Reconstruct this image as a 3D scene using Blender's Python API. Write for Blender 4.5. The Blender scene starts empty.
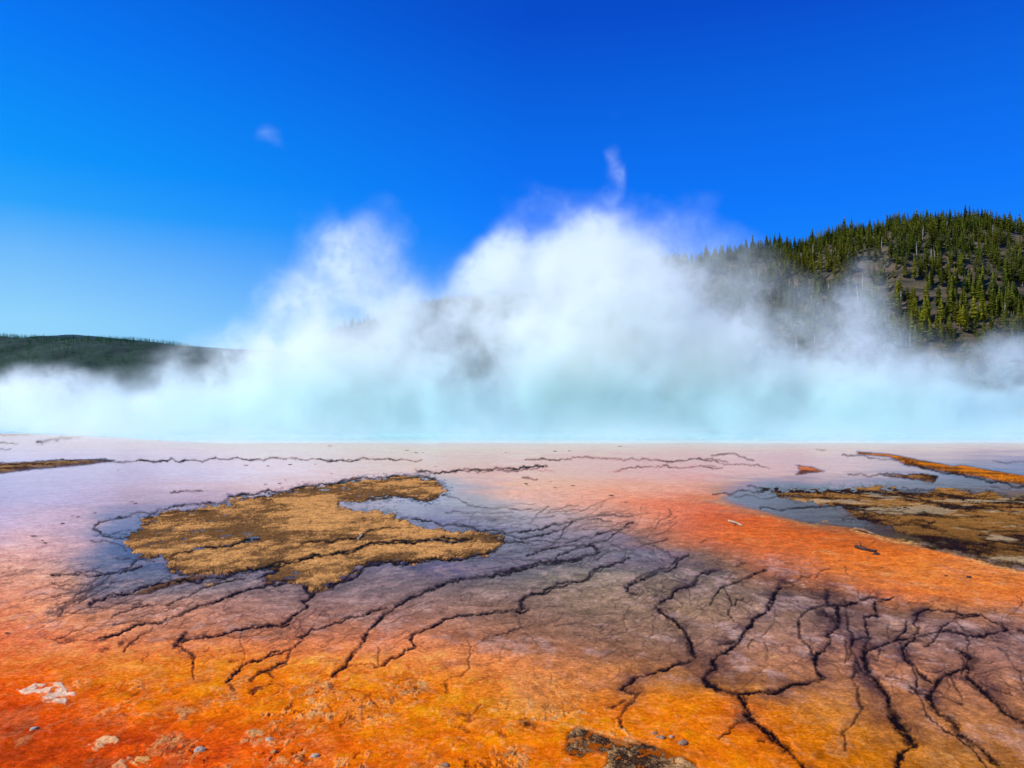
import bpy, bmesh, math, random
import numpy as np
random.seed(7)
RNG = np.random.default_rng(11)
R = math.radians
scn = bpy.context.scene
COL = scn.collection

# ------------------------------------------------------------------ survey of the place
EYE = 2.2            # eye height above the flats, metres
F = 740.0            # focal length expressed in survey units
HX, HY = 512.0, 415.0
def ground_at(sx, sy):
    Y = EYE * F / (sy - HY)
    return ((sx - HX) / F * Y, Y)
def space_at(sx, sy, Y):
    return ((sx - HX) / F * Y, Y, EYE + (HY - sy) / F * Y)
# tracing sheets: (x origin, y origin, scale)
SH = {'A': (0, 400, 2.8444), 'B': (330, 400, 2.8444), 'C': (664, 400, 2.8444),
      'D': (0, 558, 3.657), 'E': (250, 558, 3.657), 'F': (500, 558, 3.657), 'G': (744, 558, 3.657),
      'H': (100, 460, 4.655), 'I': (300, 460, 4.655), 'J': (700, 440, 3.16), 'K': (0, 668, 7.68), 'L': (540, 688, 6.4)}
def S(k, pts):
    ox, oy, s = SH[k]
    return [(ox + x / s, oy + y / s) for x, y in pts]

# ------------------------------------------------------------------ object helpers
def tag(o, label=None, cat=None, group=None, kind=None):
    if label: o['label'] = label
    if cat: o['category'] = cat
    if group: o['group'] = group
    if kind: o['kind'] = kind
    return o
def link(name, me, mat=None, parent=None):
    o = bpy.data.objects.new(name, me)
    COL.objects.link(o)
    if mat is not None and me is not None: me.materials.append(mat)
    if parent: o.parent = parent
    return o
def mesh_np(name, V, Q, smooth=True):
    """V (n,3), Q (m,k) all faces the same size"""
    me = bpy.data.meshes.new(name)
    V = np.asarray(V, np.float32); Q = np.asarray(Q, np.int32)
    me.vertices.add(len(V)); me.vertices.foreach_set('co', V.ravel())
    k = Q.shape[1]
    me.loops.add(Q.size); me.loops.foreach_set('vertex_index', Q.ravel())
    me.polygons.add(len(Q))
    me.polygons.foreach_set('loop_start', np.arange(len(Q), dtype=np.int32) * k)
    me.polygons.foreach_set('loop_total', np.full(len(Q), k, np.int32))
    me.update(calc_edges=True)
    me.polygons.foreach_set('use_smooth', np.full(len(Q), smooth))
    return me
def set_col(me, name, C):
    a = me.color_attributes.new(name, 'FLOAT_COLOR', 'POINT')
    c = np.ones((len(C), 4), np.float32); c[:, :C.shape[1]] = C
    a.data.foreach_set('color', c.ravel())
def set_f(me, name, v):
    a = me.attributes.new(name, 'FLOAT', 'POINT')
    a.data.foreach_set('value', np.asarray(v, np.float32).ravel())
def lin(c):
    c = np.asarray(c, float) / 255.0
    return np.where(c <= 0.04045, c / 12.92, ((c + 0.055) / 1.055) ** 2.4)

# ------------------------------------------------------------------ noise
def vnoise(x, y, seed=0):
    xi = np.floor(x).astype(np.int64); yi = np.floor(y).astype(np.int64)
    fx = x - xi; fy = y - yi
    fx = fx * fx * (3 - 2 * fx); fy = fy * fy * (3 - 2 * fy)
    def h(a, b):
        n = (a * 374761393 + b * 668265263 + seed * 974634777) & 0xffffffff
        n = ((n ^ (n >> 13)) * 1274126177) & 0xffffffff
        return ((n ^ (n >> 16)) & 0xffff) / 65535.0
    return (h(xi, yi) * (1 - fx) + h(xi + 1, yi) * fx) * (1 - fy) + (h(xi, yi + 1) * (1 - fx) + h(xi + 1, yi + 1) * fx) * fy
def fbm(x, y, oct=4, seed=0, gain=.5):
    t = 0; a = 1; s = 0
    for i in range(oct):
        t = t + a * vnoise(x * 2 ** i + 17.3 * i, y * 2 ** i - 9.1 * i, seed + i); s += a; a *= gain
    return t / s
def sstep(a, b, x):
    t = np.clip((x - a) / (b - a), 0, 1)
    return t * t * (3 - 2 * t)

# ------------------------------------------------------------------ node helpers
class NT:
    def __init__(s, nt): s.t = nt; nt.nodes.clear()
    def n(s, typ, **kw):
        nd = s.t.nodes.new(typ)
        for k, v in kw.items():
            if k.startswith('_'): setattr(nd, k[1:], v)
        for k, v in kw.items():
            if k.startswith('_'): continue
            key = int(k[1:]) if k[0] == 'i' and k[1:].isdigit() else k.replace('__', ' ')
            if isinstance(v, bpy.types.NodeSocket): s.t.links.new(v, nd.inputs[key])
            else: nd.inputs[key].default_value = v
        return nd
    def m(s, op, a, b=None, c=None, clamp=False):
        nd = s.t.nodes.new('ShaderNodeMath'); nd.operation = op; nd.use_clamp = clamp
        for i, v in enumerate((a, b, c)):
            if v is None: continue
            if isinstance(v, bpy.types.NodeSocket): s.t.links.new(v, nd.inputs[i])
            else: nd.inputs[i].default_value = v
        return nd.outputs[0]
    def mix(s, f, a, b, mode='MIX'):
        nd = s.t.nodes.new('ShaderNodeMix'); nd.data_type = 'RGBA'; nd.blend_type = mode
        for i, v in ((0, f), (6, a), (7, b)):
            if isinstance(v, bpy.types.NodeSocket): s.t.links.new(v, nd.inputs[i])
            else: nd.inputs[i].default_value = v if i == 0 else (*v[:3], 1)
        return nd.outputs[2]
    def rng(s, v, a, b, c=0., d=1., smooth=False):
        nd = s.t.nodes.new('ShaderNodeMapRange')
        if smooth: nd.interpolation_type = 'SMOOTHSTEP'
        s.t.links.new(v, nd.inputs[0])
        for i, x in enumerate((a, b, c, d)): nd.inputs[i + 1].default_value = x
        return nd.outputs[0]
    def noise(s, vec, scale, detail=4, rough=.55, dist=0):
        nd = s.n('ShaderNodeTexNoise', Vector=vec, Scale=scale, Detail=detail, Roughness=rough, Distortion=dist)
        return nd.outputs['Fac']
    def out(s, sock, which='Surface'):
        o = [x for x in s.t.nodes if x.type == 'OUTPUT_MATERIAL'] or [s.t.nodes.new('ShaderNodeOutputMaterial')]
        s.t.links.new(sock, o[0].inputs[which])
def new_mat(name):
    m = bpy.data.materials.new(name); m.use_nodes = True
    return m, NT(m.node_tree)

# ------------------------------------------------------------------ dark rims, channels
# (sheet, width, strength, points)
LINES = [
 # left delta of thin channels
 ('D', 2.2, .8, [(410,215),(470,190),(520,178),(600,172),(660,150),(720,118),(800,92),(900,75)]),
 ('D', 3.4, 1, [(350,302),(400,290),(470,262),(560,240),(600,235),(650,215),(700,190),(760,165),(820,145),(870,125),(930,110),(990,92),(1050,78)]),
 ('D', 1.8, .7, [(165,296),(240,315),(350,302)]),
 ('D', 2.2, .8, [(560,258),(520,280),(480,310),(455,345)]),
 ('D', 1.6, .6, [(400,250),(470,230),(560,205),(660,190)]),
 ('D', 1.6, .6, [(200,300),(260,270),(330,250),(400,245),(520,232)]),
 ('D', 3.0, 1, [(640,315),(720,295),(800,282),(850,262),(920,250),(1000,243),(1060,238)]),
 ('D', 6.5, 1, [(680,268),(660,300),(642,320)]), ('D', 3.8, .9, [(640,320),(680,340),(712,362),(706,385)]), ('D', 2, .7, [(706,385),(712,440)]),
 ('D', 4.0, 1, [(330,165),(380,150),(460,130),(530,105),(600,95),(680,80),(760,70),(850,60),(930,45),(1024,25)]),
 ('D', 3.4, 1, [(830,450),(850,430),(880,400),(910,380),(970,360),(1024,335)]),
 ('D', 2.6, .9, [(925,440),(960,410),(1010,400),(1050,385)]), ('D', 2.2, .8, [(925,495),(960,475),(1000,460)]), ('D', 4.5, .8, [(840,460),(855,478)]), ('D',4.5,.8,[(915,490),(930,488)]),
 ('D', 2.6, .9, [(190,62),(260,58),(330,65),(380,60),(450,52),(520,30)]),
 ('D', 4.5, .6, [(180,200),(240,180),(300,140),(360,100),(400,70)]), ('D', 3.2, .7, [(215,212),(270,150),(330,110),(360,70)]),
 ('D', 3, .6, [(330,180),(345,152),(420,140)]), ('D', 2, .6, [(190,90),(250,95),(330,95)]), ('D', 2, .6, [(200,110),(260,115),(320,120)]),
 ('D', 2, .6, [(240,200),(290,190),(340,175),(420,172),(520,168)]),
 ('D', 5, .8, [(365,300),(385,298)]), ('D', 5, .7, [(440,315),(450,310)]), ('D', 4, .7, [(480,318),(492,314)]), ('D', 5, .6, [(375,340),(400,330)]), ('D', 5, .55, [(520,375),(545,350)]),
 ('D', 5, .7, [(250,305),(270,302)]), ('D', 5, .7, [(660,340),(680,338)]), ('D', 6, .9, [(705,365),(715,362)]),('D', 4, .7, [(755,340),(765,335)]),('D',4,.6,[(780,360),(800,355)]),('D',4,.6,[(845,378),(870,375)]),
 ('A', 3, .8, [(650,275),(640,290),(600,292),(500,302),(400,318),(330,337),(285,345),(265,368),(300,388),(350,395)]),
 ('A', 2, .7, [(260,400),(300,400),(340,410),(360,430)]), ('A', 2, .6, [(265,385),(330,378),(370,370)]), ('A', 2, .6, [(330,450),(400,452),(440,460)]),
 ('A', 2.4, .8, [(145,497),(230,492),(320,492),(370,478),(390,455)]), ('A', 2, .6, [(150,560),(200,545),(260,520),(300,500)]),
 ('A', 2, .6, [(160,600),(220,580),(280,545),(330,515)]),
 # main left mat and river lines
 ('E', 3.2, 1, [(0,45),(80,38),(150,15),(230,0)]), ('E', 4, 1, [(30,75),(60,60),(100,48)]), ('E', 2.6, 1, [(0,115),(60,95),(130,92)]),
 ('E', 4, 1, [(200,105),(210,122),(235,132),(190,155),(212,180),(150,215),(100,242),(0,252)]),
 ('E', 3.4, 1, [(290,105),(350,75),(400,45),(430,20),(500,15),(560,25),(640,12),(700,0)]),
 ('E', 6, 1, [(1024,35),(950,48),(870,68),(790,75),(720,88),(660,115),(600,140),(560,165),(520,185),(490,205),(460,240),(430,270),(410,310),(380,345),(360,380),(350,400),(305,430)]),
 ('E', 2.6, .9, [(500,180),(440,195),(350,220),(300,240),(230,255),(185,285),(200,300),(150,330),(90,350),(0,378)]),
 ('E', 3.4, .9, [(150,335),(140,370),(80,405),(30,420),(5,445)]), ('E', 4.5, .9, [(65,410),(85,435)]), ('E',2.4,.7,[(0,490),(40,470),(85,460)]),
 ('E', 3.6, 1, [(1024,188),(960,192),(880,200),(780,212),(720,225),(690,240),(640,262),(600,280),(590,300),(605,325),(560,350),(500,380),(480,395)]),
 ('E', 2, .7, [(480,395),(440,385),(360,395)]), ('E', 1.8, .55, [(795,300),(810,330),(800,370),(805,400),(770,430),(700,460)]),
 ('E', 2.4, .6, [(850,300),(900,280),(960,262),(1024,250)]), ('E', 1.8, .5, [(470,330),(472,390)]),
 ('E', 6, .6, [(425,505),(440,500)]), ('E', 5, .55, [(515,515),(522,530)]), ('E', 6, .6, [(716,455),(720,490)]), ('E', 5, .5, [(298,465),(300,480)]),
 ('E', 9, .6, [(765,570),(805,575),(800,595)]), ('E', 7, .5, [(770,620),(800,635)]), ('E', 9, .6, [(912,640),(930,650)]), ('E', 10, .8, [(1000,598),(1020,610)]),
 ('E', 3, .5, [(410,520),(430,500),(470,545),(500,550)]), ('E', 3, .45, [(415,540),(415,590)]), ('E', 3, .5, [(290,540),(300,560)]), ('E',3,.5,[(820,570),(845,540)]),
 ('F', 4.6, 1, [(0,60),(60,45),(120,30),(200,25),(280,10),(310,0)]), ('F', 2.6, .9, [(60,50),(100,32),(160,20),(220,8)]),
 ('F', 3, .95, [(90,185),(76,170),(78,152),(100,135),(150,130),(200,105),(260,90),(320,78),(335,50),(390,30),(450,15)]),
 ('F', 2.6, .9, [(0,195),(50,188),(110,185)]),
 ('F', 3.2, .9, [(460,110),(500,75),(560,55),(620,35),(640,15),(650,0)]),
 ('F', 4.8, 1, [(790,45),(740,55),(720,75),(710,95),(650,110),(630,140),(590,160),(570,180),(600,205),(640,230),(670,260),(685,290),(700,330),(715,365),(670,385),(610,405),(560,420),(500,430),(460,460),(445,475)]),
 ('F', 9, 1, [(675,268),(685,290),(698,330),(706,350)]),
 ('F', 4.6, .85, [(445,475),(510,490),(490,520),(465,540),(445,575),(440,600),(445,625)]), ('F', 4.5, .7, [(460,520),(400,548)]), ('F', 9, .8, [(90,600),(125,612),(130,620)]),
 ('F', 2.6, .8, [(975,40),(920,65),(880,85),(820,100),(790,130),(770,170)]), ('F', 2.2, .8, [(820,110),(840,140),(850,170),(835,195),(860,235),(880,240)]), ('F', 3.2, .9, [(890,148),(868,152),(860,170)]),
 ('F', 5, 1, [(1024,110),(1000,150),(980,190),(930,225),(920,250),(890,280),(870,310),(800,315)]),
 ('F', 7, 1, [(870,312),(830,340),(780,370),(790,400),(745,435),(770,465),(830,490),(870,495)]),
 ('F', 5.5, .95, [(870,495),(940,490),(1024,485)]), ('F', 6.5, 1, [(870,500),(900,550),(920,590),(960,620),(1024,670)]), ('F', 12, 1, [(905,570),(922,590)]),
 ('F', 2.6, .7, [(920,590),(860,610),(840,640),(800,660)]), ('F', 7, 1, [(945,665),(965,668)]), ('F',7,.7,[(480,130),(495,133)]),
 # right-hand braided channels
 ('G', 5, 1, [(130,95),(125,120),(100,150),(90,190),(40,215),(25,240),(0,275)]), ('G', 3, .8, [(0,80),(40,55),(80,42)]), ('G', 3.4, .7, [(130,100),(190,85),(240,70)]),
 ('G', 7, .95, [(305,115),(300,150),(310,170)]), ('G', 4, 1, [(230,195),(270,178),(320,172),(380,170),(430,150),(480,145),(550,142)]),
 ('G', 4, .85, [(230,195),(200,240),(205,290),(240,320),(250,350)]),
 ('G', 7, 1, [(340,175),(350,240),(310,280),(320,300),(290,340),(260,370),(265,410),(290,435),(220,455),(150,475),(90,495),(0,495)]),
 ('G', 9, .7, [(270,200),(320,215),(340,235)]),
 ('G', 7, 1, [(0,510),(15,560),(25,600),(70,630),(120,660),(160,700),(200,740),(220,768),(240,800)]), ('G', 13, 1, [(14,570),(26,590)]), ('G',11,.8,[(140,680),(165,700)]),
 ('G', 4.5, .95, [(480,160),(475,180),(490,210),(440,215),(445,250),(460,290),(400,295),(395,320)]),
 ('G', 8.5, 1, [(460,290),(440,330),(445,380),(460,430),(500,475),(530,510),(540,560),(570,610),(600,650),(630,690),(580,710),(560,740),(560,800)]),
 ('G', 14, .9, [(548,575),(590,640),(612,680)]),
 ('G', 4, .9, [(440,340),(520,310),(600,290),(660,280),(720,270),(800,275),(880,285),(930,270),(960,262),(940,240)]),
 ('G', 3.6, .9, [(620,210),(650,190),(700,188),(780,195),(860,205),(920,235),(960,262)]), ('G', 5, .95, [(640,195),(620,240),(640,260),(620,300),(580,330),(590,370),(640,420),(690,460)]),
 ('G', 4, .8, [(870,205),(780,215),(730,250),(700,290),(660,320)]),
 ('G', 8, .95, [(780,330),(830,360),(810,400),(760,420),(710,445),(690,490),(670,510),(700,550),(750,590),(770,630),(830,670),(900,730),(940,768),(970,800)]),
 ('G', 15, .6, [(790,335),(840,370),(830,400)]), ('G', 15, .75, [(755,590),(780,625)]), ('G', 6, .8, [(610,490),(670,500)]),
 ('G', 6.5, .95, [(820,400),(820,440),(870,480),(930,540),(960,575),(1024,600),(1090,640)]), ('G', 9, .9, [(935,550),(960,575)]),
 ('G', 4, .8, [(1005,262),(1024,268),(1080,290),(1120,350)]), ('G', 3, .7, [(380,370),(400,345),(430,410)]), ('G', 2.6, .6, [(370,300),(380,350),(370,380)]),
 ('G', 3, .6, [(500,330),(490,370),(460,360)]), ('G', 3, .6, [(520,430),(580,450),(640,490)]), ('G', 2.4, .5, [(640,400),(700,420),(760,400)]), ('G',3,.6,[(700,510),(760,520),(800,535)]),
 ('G', 3, .6, [(760,440),(780,480),(800,520)]), ('G', 3, .5, [(580,350),(640,360),(700,380),(760,380)]), ('G', 3, .6, [(850,460),(900,470),(980,500)]), ('G', 7, .5, [(240,300),(250,330)]), ('G', 10, .5, [(440,300),(470,320)]), ('G', 12, .45, [(590,300),(630,300)]),
 ('G', 2.2, .55, [(260,75),(275,50),(310,40)]), ('G', 2, .5, [(370,30),(380,60)]),
 # middle distance
 ('B', 3.4, 1, [(0,525),(50,515),(90,480),(120,465)]), ('B', 3, 1, [(220,465),(300,450),(370,455),(440,440),(470,430)]),
 ('B', 4.2, 1, [(520,481),(600,465),(650,465),(720,445),(765,430)]), ('B', 3.4, .9, [(765,430),(750,412),(690,412),(600,428),(560,443)]),
 ('B', 3, .9, [(545,595),(540,570),(570,550),(620,545),(650,520),(740,505),(750,480),(800,470),(850,450)]),
 ('B', 2.8, .85, [(200,343),(290,345),(400,360),(520,375),(600,370),(650,355),(690,345)]), ('B', 2, .7, [(600,425),(660,385),(670,360),(700,340),(800,345)]),
 ('B', 2.6, .85, [(480,402),(600,400),(700,400),(760,380),(820,370),(862,350)]), ('B', 2.8, .85, [(560,470),(620,460),(650,440),(740,410),(800,390),(850,360)]),
 ('B', 1.8, .6, [(560,380),(640,395),(720,405),(770,400)]), ('B', 4, .95, [(845,545),(850,525),(880,515),(940,485),(985,475),(990,455),(1020,440)]),
 ('B', 1.8, .6, [(320,270),(400,300),(500,305),(600,315)]), ('B', 1.8, .5, [(330,320),(420,318),(520,320)]), ('B', 1.8, .5, [(480,340),(560,332),(640,330)]), ('B', 4, .6, [(455,342),(475,340)]),
 ('B', 2.2, .6, [(700,345),(760,330),(860,330)]), ('B', 3.2, .8, [(450,380),(520,388),(600,385),(650,372)]), ('B', 2.2, .6, [(720,440),(760,455),(820,430),(900,410),(960,395)]),
 ('B', 2.2, .6, [(830,460),(840,430),(800,410)]), ('B', 2.2, .6, [(870,400),(930,420),(985,450)]), ('B', 2, .5, [(480,440),(560,430),(620,432)]),
 ('B', 3, .95, [(245,200),(300,208),(340,205),(400,200),(450,200),(500,195),(560,192),(615,188)]), ('B', 2.2, .7, [(380,197),(450,204),(510,204),(600,190)]), ('B', 2.4, .7, [(548,220),(590,226)]), ('B', 1.8, .5, [(500,204),(640,206)]),
 ('B', 1.8, .8, [(0,170),(120,167),(260,170)]), ('B', 2.4, .75, [(555,170),(650,170),(760,163),(860,165),(1024,168),(1130,176)]), ('B', 1.8, .65, [(808,204),(850,192),(920,190),(1024,190),(1100,192)]),
 ('B', 2.8, .9, [(0,240),(60,228),(150,222),(200,217),(260,214),(300,225)]),
 ('A', 2.6, .9, [(0,97),(100,95),(200,97),(260,100)]), ('A', 3.4, .85, [(105,120),(160,114),(230,105)]), ('A', 1.6, .7, [(0,122),(50,125)]), ('A', 1.6, .6, [(0,138),(30,138)]),
 ('A', 2.4, .9, [(-200,182),(0,179),(100,177),(200,171),(300,167),(400,170),(600,168),(800,168),(1024,170)]), ('A', 2.2, .7, [(485,263),(530,258),(575,260)]),
 ('A', 3, .95, [(1024,230),(940,240),(850,248),(780,262),(720,270),(650,274)]), ('A', 1.4, .5, [(0,517),(40,517)]), ('A', 1.3, .5, [(410,103),(600,108),(860,116)]),
 ('J', 2.4, .8, [(150,145),(180,152),(215,157)]), ('J', 2, .7, [(40,170),(90,172),(150,160),(200,165)]), ('J', 1.6, .5, [(110,180),(180,182),(240,180)]),
 ('J', 2.4, .85, [(190,215),(240,220),(320,215),(380,212),(450,208)]), ('J', 2.2, .7, [(38,50),(80,45),(120,48),(170,65)]), ('J', 1.6, .6, [(60,72),(130,76),(220,90)]), ('J', 1.8, .8, [(0,62),(60,72)]), ('J', 1.8, .8, [(0,84),(70,88)]),
 ('J', 2.2, .7, [(560,110),(500,108),(470,108)]), ('J', 3, .8, [(560,108),(650,116),(700,112),(750,118)]), ('J', 3.4, .9, [(648,76),(720,92),(800,106),(900,125),(1024,146),(1100,160)]),
 ('J', 2.2, .7, [(450,47),(520,50),(600,60),(620,64)]), ('J', 2.2, .6, [(600,262),(680,265),(780,290)]), ('J', 2.2, .6, [(700,335),(780,345),(900,350),(1024,355)]),
 ('J', 1.8, .5, [(370,435),(380,412),(410,405)]), ('J', 1.8, .5, [(0,325),(50,310)]), ('J', 2.2, .6, [(640,150),(700,158),(760,163)]), ('J',2,.6,[(920,148),(980,155)]), ('J',1.6,.6,[(925,66),(1024,70),(1100,72)]),
 ('J', 2.5, .6, [(115,400),(145,385)]), ('J', 2, .6, [(120,440),(200,408)]), ('J', 2, .5, [(370,30),(395,32)]),
]
# lines that lie on the mats
MATLINES = [
 ('A', 4, 1, [(430,462),(500,440),(600,420),(680,408),(735,395)]), ('A', 2.6, .8, [(860,412),(960,400),(1024,400)]),
 ('B', 3.6, 1, [(0,440),(50,440),(100,415),(200,405),(290,400),(400,398)]), ('B', 2, .6, [(80,385),(140,370),(200,365)]),
 ('H', 3.4, 1, [(420,560),(560,543),(700,518),(780,500),(860,478),(960,455),(1024,445)]), ('I', 3.4, 1, [(0,468),(60,450),(140,445),(240,425),(300,402),(360,392),(460,378),(560,375),(660,375),(800,372)]),
 ('H', 3.6, 1, [(735,552),(770,530),(830,515)]), ('I', 2.2, .8, [(280,352),(340,325),(420,318)]), ('I', 2.6, .8, [(10,392),(100,380),(200,372),(270,368)]),
 ('J', 2.6, .6, [(520,230),(600,225),(720,235),(860,245)]), ('J', 2.6, .6, [(700,205),(820,215),(960,225)]), ('J', 3, .7, [(560,262),(640,268),(740,262)]), ('J', 3, .7, [(700,320),(800,322),(920,330),(1024,328)]),
 ('J', 3, .6, [(640,160),(700,168),(780,172)]), ('J', 3, .6, [(820,275),(900,285),(1000,290)]),
]
# pale mineral rims
RIMS = [
 ('F', 3.2, .9, [(445,625),(470,650),(500,665),(540,672)]), ('F', 3, .9, [(400,548),(330,562),(260,572),(180,590),(120,598)]), ('F', 3, .8, [(225,612),(300,625),(380,645),(450,662),(540,672)]),
 ('F', 2.6, .7, [(560,175),(600,212),(640,240),(668,275)]), ('F', 2.4, .5, [(0,510),(40,520),(120,530),(140,560)]), ('F', 2.2, .4, [(880,505),(890,550),(900,590),(850,600)]),
 ('E', 2.6, .55, [(150,565),(200,580),(270,575),(340,605),(400,600),(480,612)]), ('E', 2.6, .5, [(410,450),(430,440),(480,450),(500,480)]), ('E', 2.6, .55, [(405,460),(412,560),(420,600)]), ('E', 2.4, .5, [(150,490),(220,450),(280,470),(290,540),(300,580)]),
 ('E', 3.5, .55, [(500,460),(600,455),(650,460),(610,480),(530,478)]), ('E', 2, .45, [(610,490),(620,520),(560,560),(480,610)]), ('E', 2, .4, [(640,405),(700,410),(780,405)]), ('E', 2, .45, [(800,340),(812,390),(790,425)]),
 ('E', 2, .4, [(490,345),(600,340),(640,320)]), ('E', 2, .4, [(870,560),(940,555),(1024,560)]), ('E', 6, .55, [(950,520),(1020,540)]), ('E',3,.4,[(0,640),(40,640)]), ('E', 3.5, .4, [(810,700),(840,690)]), ('E',2.5,.4,[(920,720),(960,710)]),
 ('D', 3, .5, [(260,462),(320,462)]), ('D', 2.4, .45, [(530,520),(620,490),(700,440),(760,420)]), ('D', 2.4, .4, [(620,470),(700,470),(800,480),(880,540)]), ('D', 3, .5, [(500,570),(560,570)]), ('D', 4, .55, [(640,548),(700,552),(660,578)]),
 ('D', 4, .5, [(770,610),(800,605)]), ('D', 5, .7, [(915,635),(950,645)]), ('D', 5, .6, [(975,665),(995,675)]), ('D', 3, .4, [(860,600),(960,575),(1024,560)]), ('D', 3, .9, [(186,310),(192,310)]),
 ('J', 3.4, .8, [(480,282),(560,303),(650,325),(750,353),(850,375),(950,403),(1024,420),(1100,440)]), ('J', 2.6, .45, [(0,185),(60,200),(140,225),(240,250),(330,265),(420,272)]), ('J', 5, .6, [(580,425),(650,420)]), ('J', 5, .5, [(660,460),(740,462)]), ('J', 4, .45, [(360,355),(420,362)]),
 ('J', 3, .4, [(160,360),(190,365)]), ('J', 3, .5, [(930,455),(960,450)]), ('G', 5, .55, [(515,60),(560,62),(600,58)]), ('G', 3, .5, [(620,102),(680,104)]), ('G', 3, .5, [(920,95),(950,100)]), ('G', 4, .5, [(820,130),(850,128)]),
 ('G', 2.5, .35, [(40,160),(60,200)]), ('G', 4, .3, [(60,350),(120,360)]), ('G', 5, .25, [(500,230),(600,250),(640,262)]), ('A', 2, .8, [(585,522),(610,520)]),
]
def rough_line(pts, rng, amp=.9):
    p = np.array(pts, float)
    for it in range(4):
        q = []
        for a, b in zip(p[:-1], p[1:]):
            d = b - a; L = np.hypot(*d)
            q.append(a)
            if L > 2.2:
                nrm = np.array([-d[1], d[0]]) / (L + 1e-6)
                q.append((a + b) / 2 + nrm * rng.normal() * min(L, 18) * .085 * amp)
        q.append(p[-1]); p = np.array(q)
    p[1:-1] += rng.normal(size=p[1:-1].shape) * (.32, .2)
    return p
def stroke(field, u, v, pts, w, s, rng, soft=1.0, vary=True, rag=1.1):
    """field over the grid (rows v ascending, cols u ascending), max-blend a soft stroke"""
    p = rough_line(pts, rng)
    ph = rng.random() * 100
    acc = 0.
    for k, (a, b) in enumerate(zip(p[:-1], p[1:])):
        L = np.hypot(*(b - a)); acc += L
        ww = w * soft * .5
        st = s
        if vary:
            ww *= .55 + .95 * float(vnoise(np.array(acc / 6.), np.array(ph), 5))
            st = s * (.6 + .5 * float(vnoise(np.array(acc / 11.), np.array(ph), 9)))
        reach = ww * 1.4 + 1.2
        lo = np.minimum(a, b) - reach; hi = np.maximum(a, b) + reach
        j0, j1 = np.searchsorted(u, [lo[0], hi[0]]); i0, i1 = np.searchsorted(v, [lo[1], hi[1]])
        if j1 <= j0 or i1 <= i0: continue
        U, V = np.meshgrid(u[j0:j1], v[i0:i1])
        d = b - a; t = np.clip(((U - a[0]) * d[0] + (V - a[1]) * d[1]) / (L * L + 1e-9), 0, 1)
        # strokes are flatter than wide, as seen lying down: vertical distance counts more
        dist = np.hypot(U - a[0] - t * d[0], (V - a[1] - t * d[1]) * 1.15)
        val = np.clip((1.2 - dist / (ww * .82 + .42)) + (RAG[i0:i1, j0:j1] - .5) * rag, 0, 1) * min(st, 1.)
        np.maximum(field[i0:i1, j0:j1], val, out=field[i0:i1, j0:j1])
def poly_mask(u, v, poly, soft=2.0, rough=2.5, seed=0):
    """signed soft inside mask on the grid for a polygon"""
    U, V = np.meshgrid(u, v)
    wx = (fbm(U / 9, V / 4.5, 4, seed, .65) - .5) * rough * 2.6; wy = (fbm(U / 9, V / 4.5, 4, seed + 40, .65) - .5) * rough * 1.3
    U2 = U + wx; V2 = V + wy
    P = np.array(poly, float)
    inside = np.zeros(U.shape, bool); dmin = np.full(U.shape, 1e9)
    for (x0, y0), (x1, y1) in zip(P, np.roll(P, -1, 0)):
        c = ((y0 > V2) != (y1 > V2))
        with np.errstate(divide='ignore', invalid='ignore'):
            xi = (x1 - x0) * (V2 - y0) / (y1 - y0 + 1e-12) + x0
        inside ^= c & (U2 < xi)
        d = np.array([x1 - x0, y1 - y0]); L2 = d @ d + 1e-9
        t = np.clip(((U2 - x0) * d[0] + (V2 - y0) * d[1]) / L2, 0, 1)
        dmin = np.minimum(dmin, np.hypot(U2 - x0 - t * d[0], (V2 - y0 - t * d[1]) * 1.6))
    sd = np.where(inside, dmin, -dmin)
    return sd

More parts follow.
